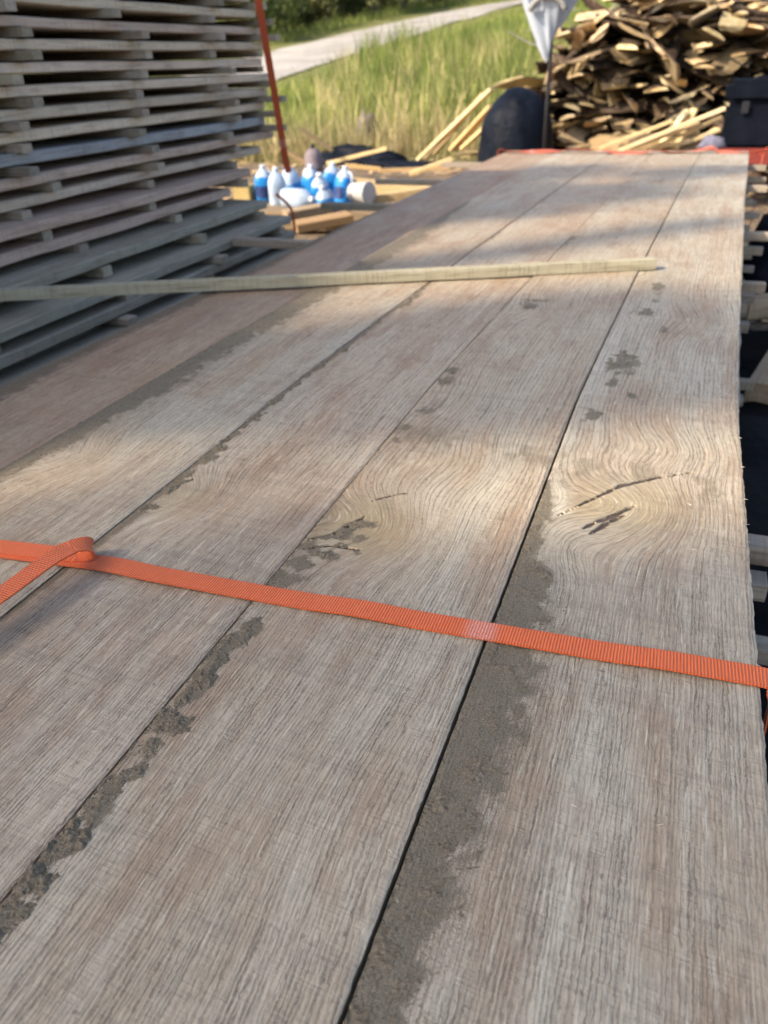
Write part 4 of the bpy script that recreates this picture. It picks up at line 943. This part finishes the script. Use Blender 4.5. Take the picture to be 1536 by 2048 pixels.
# ------------------------------------------------------------------ sun, sky, shade trees
SUN=Vector((1.0,.95,-1.0)).normalized()       # direction the light travels
def sun_tree(cx,cy,clumps,label,seed,n=900):
    """a tall tree behind the photographer whose limbs reach to the given leaf clumps"""
    z=float(gz(cx,cy)); o=empty('shade_tree',(cx,cy,z)); rs=random.Random(seed)
    top=max(c[2] for c in clumps); v,f=tube([Vector((rs.gauss(0,.1),rs.gauss(0,.1),top*k/8)) for k in range(9)],lambda t:.28*(1-.8*t)+.03,12); cl=[]
    for c in clumps:
        e=Vector((c[0]-cx,c[1]-cy,c[2]-z)); p=Vector((0,0,max(1.5,e.z*.65))); tv,tf=tube([p,p.lerp(e,.5)+Vector((0,0,.3)),e],lambda s:.07*(1-.8*s)+.012,6); i=len(v); v+=tv; f+=[tuple(q+i for q in ff) for ff in tf]
        cl.append((e.x,e.y,e.z,c[3],c[4],c[5]))
    me=mesh('trunk',v,f,M['trunk'],smooth=True); recalc(me); link('trunk',me,o)
    lv,lf=leafcloud(cl,n,.11,seed); link('crown',mesh('crown',lv,lf,M['leaf3']),o); tag(o,label,'tree','shade trees behind the photographer')
SHADE=True
if SHADE:
    def up(px,py,d):  # the place in the crown that shades this spot of the boards
        q=Vector(D(px,py)); return q-SUN*d
    spots=[]
    for (px,py,r) in [(300,1900,.24),(800,1950,.22),(1300,1900,.22),(1100,1620,.15),(420,1500,.14),(1350,1480,.14),(760,1420,.12),(600,1700,.16),(150,1560,.13),(1000,1800,.16),(1420,1700,.16),(950,1330,.10),(1350,1290,.09),(300,1320,.09),(80,1340,.09),(700,1600,.14),
                      (200,700,.2),(900,720,.17),(1150,760,.17),(700,720,.17),(1350,740,.15),(1000,640,.16),(1250,640,.14),(500,780,.12),
                      (1180,395,.22),(900,420,.2),(1000,385,.2),(1120,345,.22),(1400,345,.16)]:
        d=17+R_.uniform(-2,2); q=up(px,py,d); spots.append((q.x,q.y,q.z,r*1.25,r*1.25,r*1.25))
    half=len(spots)//2; spots.sort(key=lambda s:s[1])
    for k,grp in enumerate((spots[:half],spots[half:])):
        cx=sum(s[0] for s in grp)/len(grp)-.6; cy=sum(s[1] for s in grp)/len(grp)-.3
        sun_tree(cx,cy,grp,['broad leafy tree standing behind the photographer at left','second leafy tree behind the photographer, further along the stack'][k],500+k,90)
el=math.asin(-SUN.z); az=math.atan2(-SUN.x,-SUN.y)   # azimuth of the sun, clockwise from +Y
ld=bpy.data.lights.new('sun','SUN'); ld.energy=3.5; ld.angle=math.radians(.53); ld.color=(1,.85,.68)
lo=link('sun',ld); lo.rotation_euler=SUN.to_track_quat('-Z','Y').to_euler(); lo.location=(-8,-8,9)
W=bpy.data.worlds.new('World'); SC.world=W; W.use_nodes=True; nt=W.node_tree; bg=nt.nodes['Background']
sk=nt.nodes.new('ShaderNodeTexSky'); sk.sky_type='NISHITA'; sk.sun_disc=False; sk.sun_elevation=el; sk.sun_rotation=az; sk.air_density=.8; sk.dust_density=3.0; sk.ozone_density=1.0
nt.links.new(sk.outputs[0],bg.inputs[0]); bg.inputs[1].default_value=.15
# ------------------------------------------------------------------ camera
cam=bpy.data.cameras.new('camera'); co=link('camera',cam); SC.camera=co
cam.sensor_fit='VERTICAL'; cam.sensor_height=24.0; cam.sensor_width=24.0; cam.lens=24.0*F/2048
rx,ux,fx=RM[:,0],RM[:,1],RM[:,2]
co.matrix_world=Matrix(((rx[0],ux[0],-fx[0],0),(rx[1],ux[1],-fx[1],0),(rx[2],ux[2],-fx[2],CZ),(0,0,0,1)))
cam.clip_start=.02; cam.clip_end=2000
cam.dof.use_dof=True; cam.dof.focus_distance=.67; cam.dof.aperture_fstop=cam.lens/3.7
SC.view_settings.view_transform='Standard'; SC.view_settings.look='None'; SC.view_settings.exposure=1.08; SC.view_settings.gamma=1.0
SC.cycles.use_denoising=True
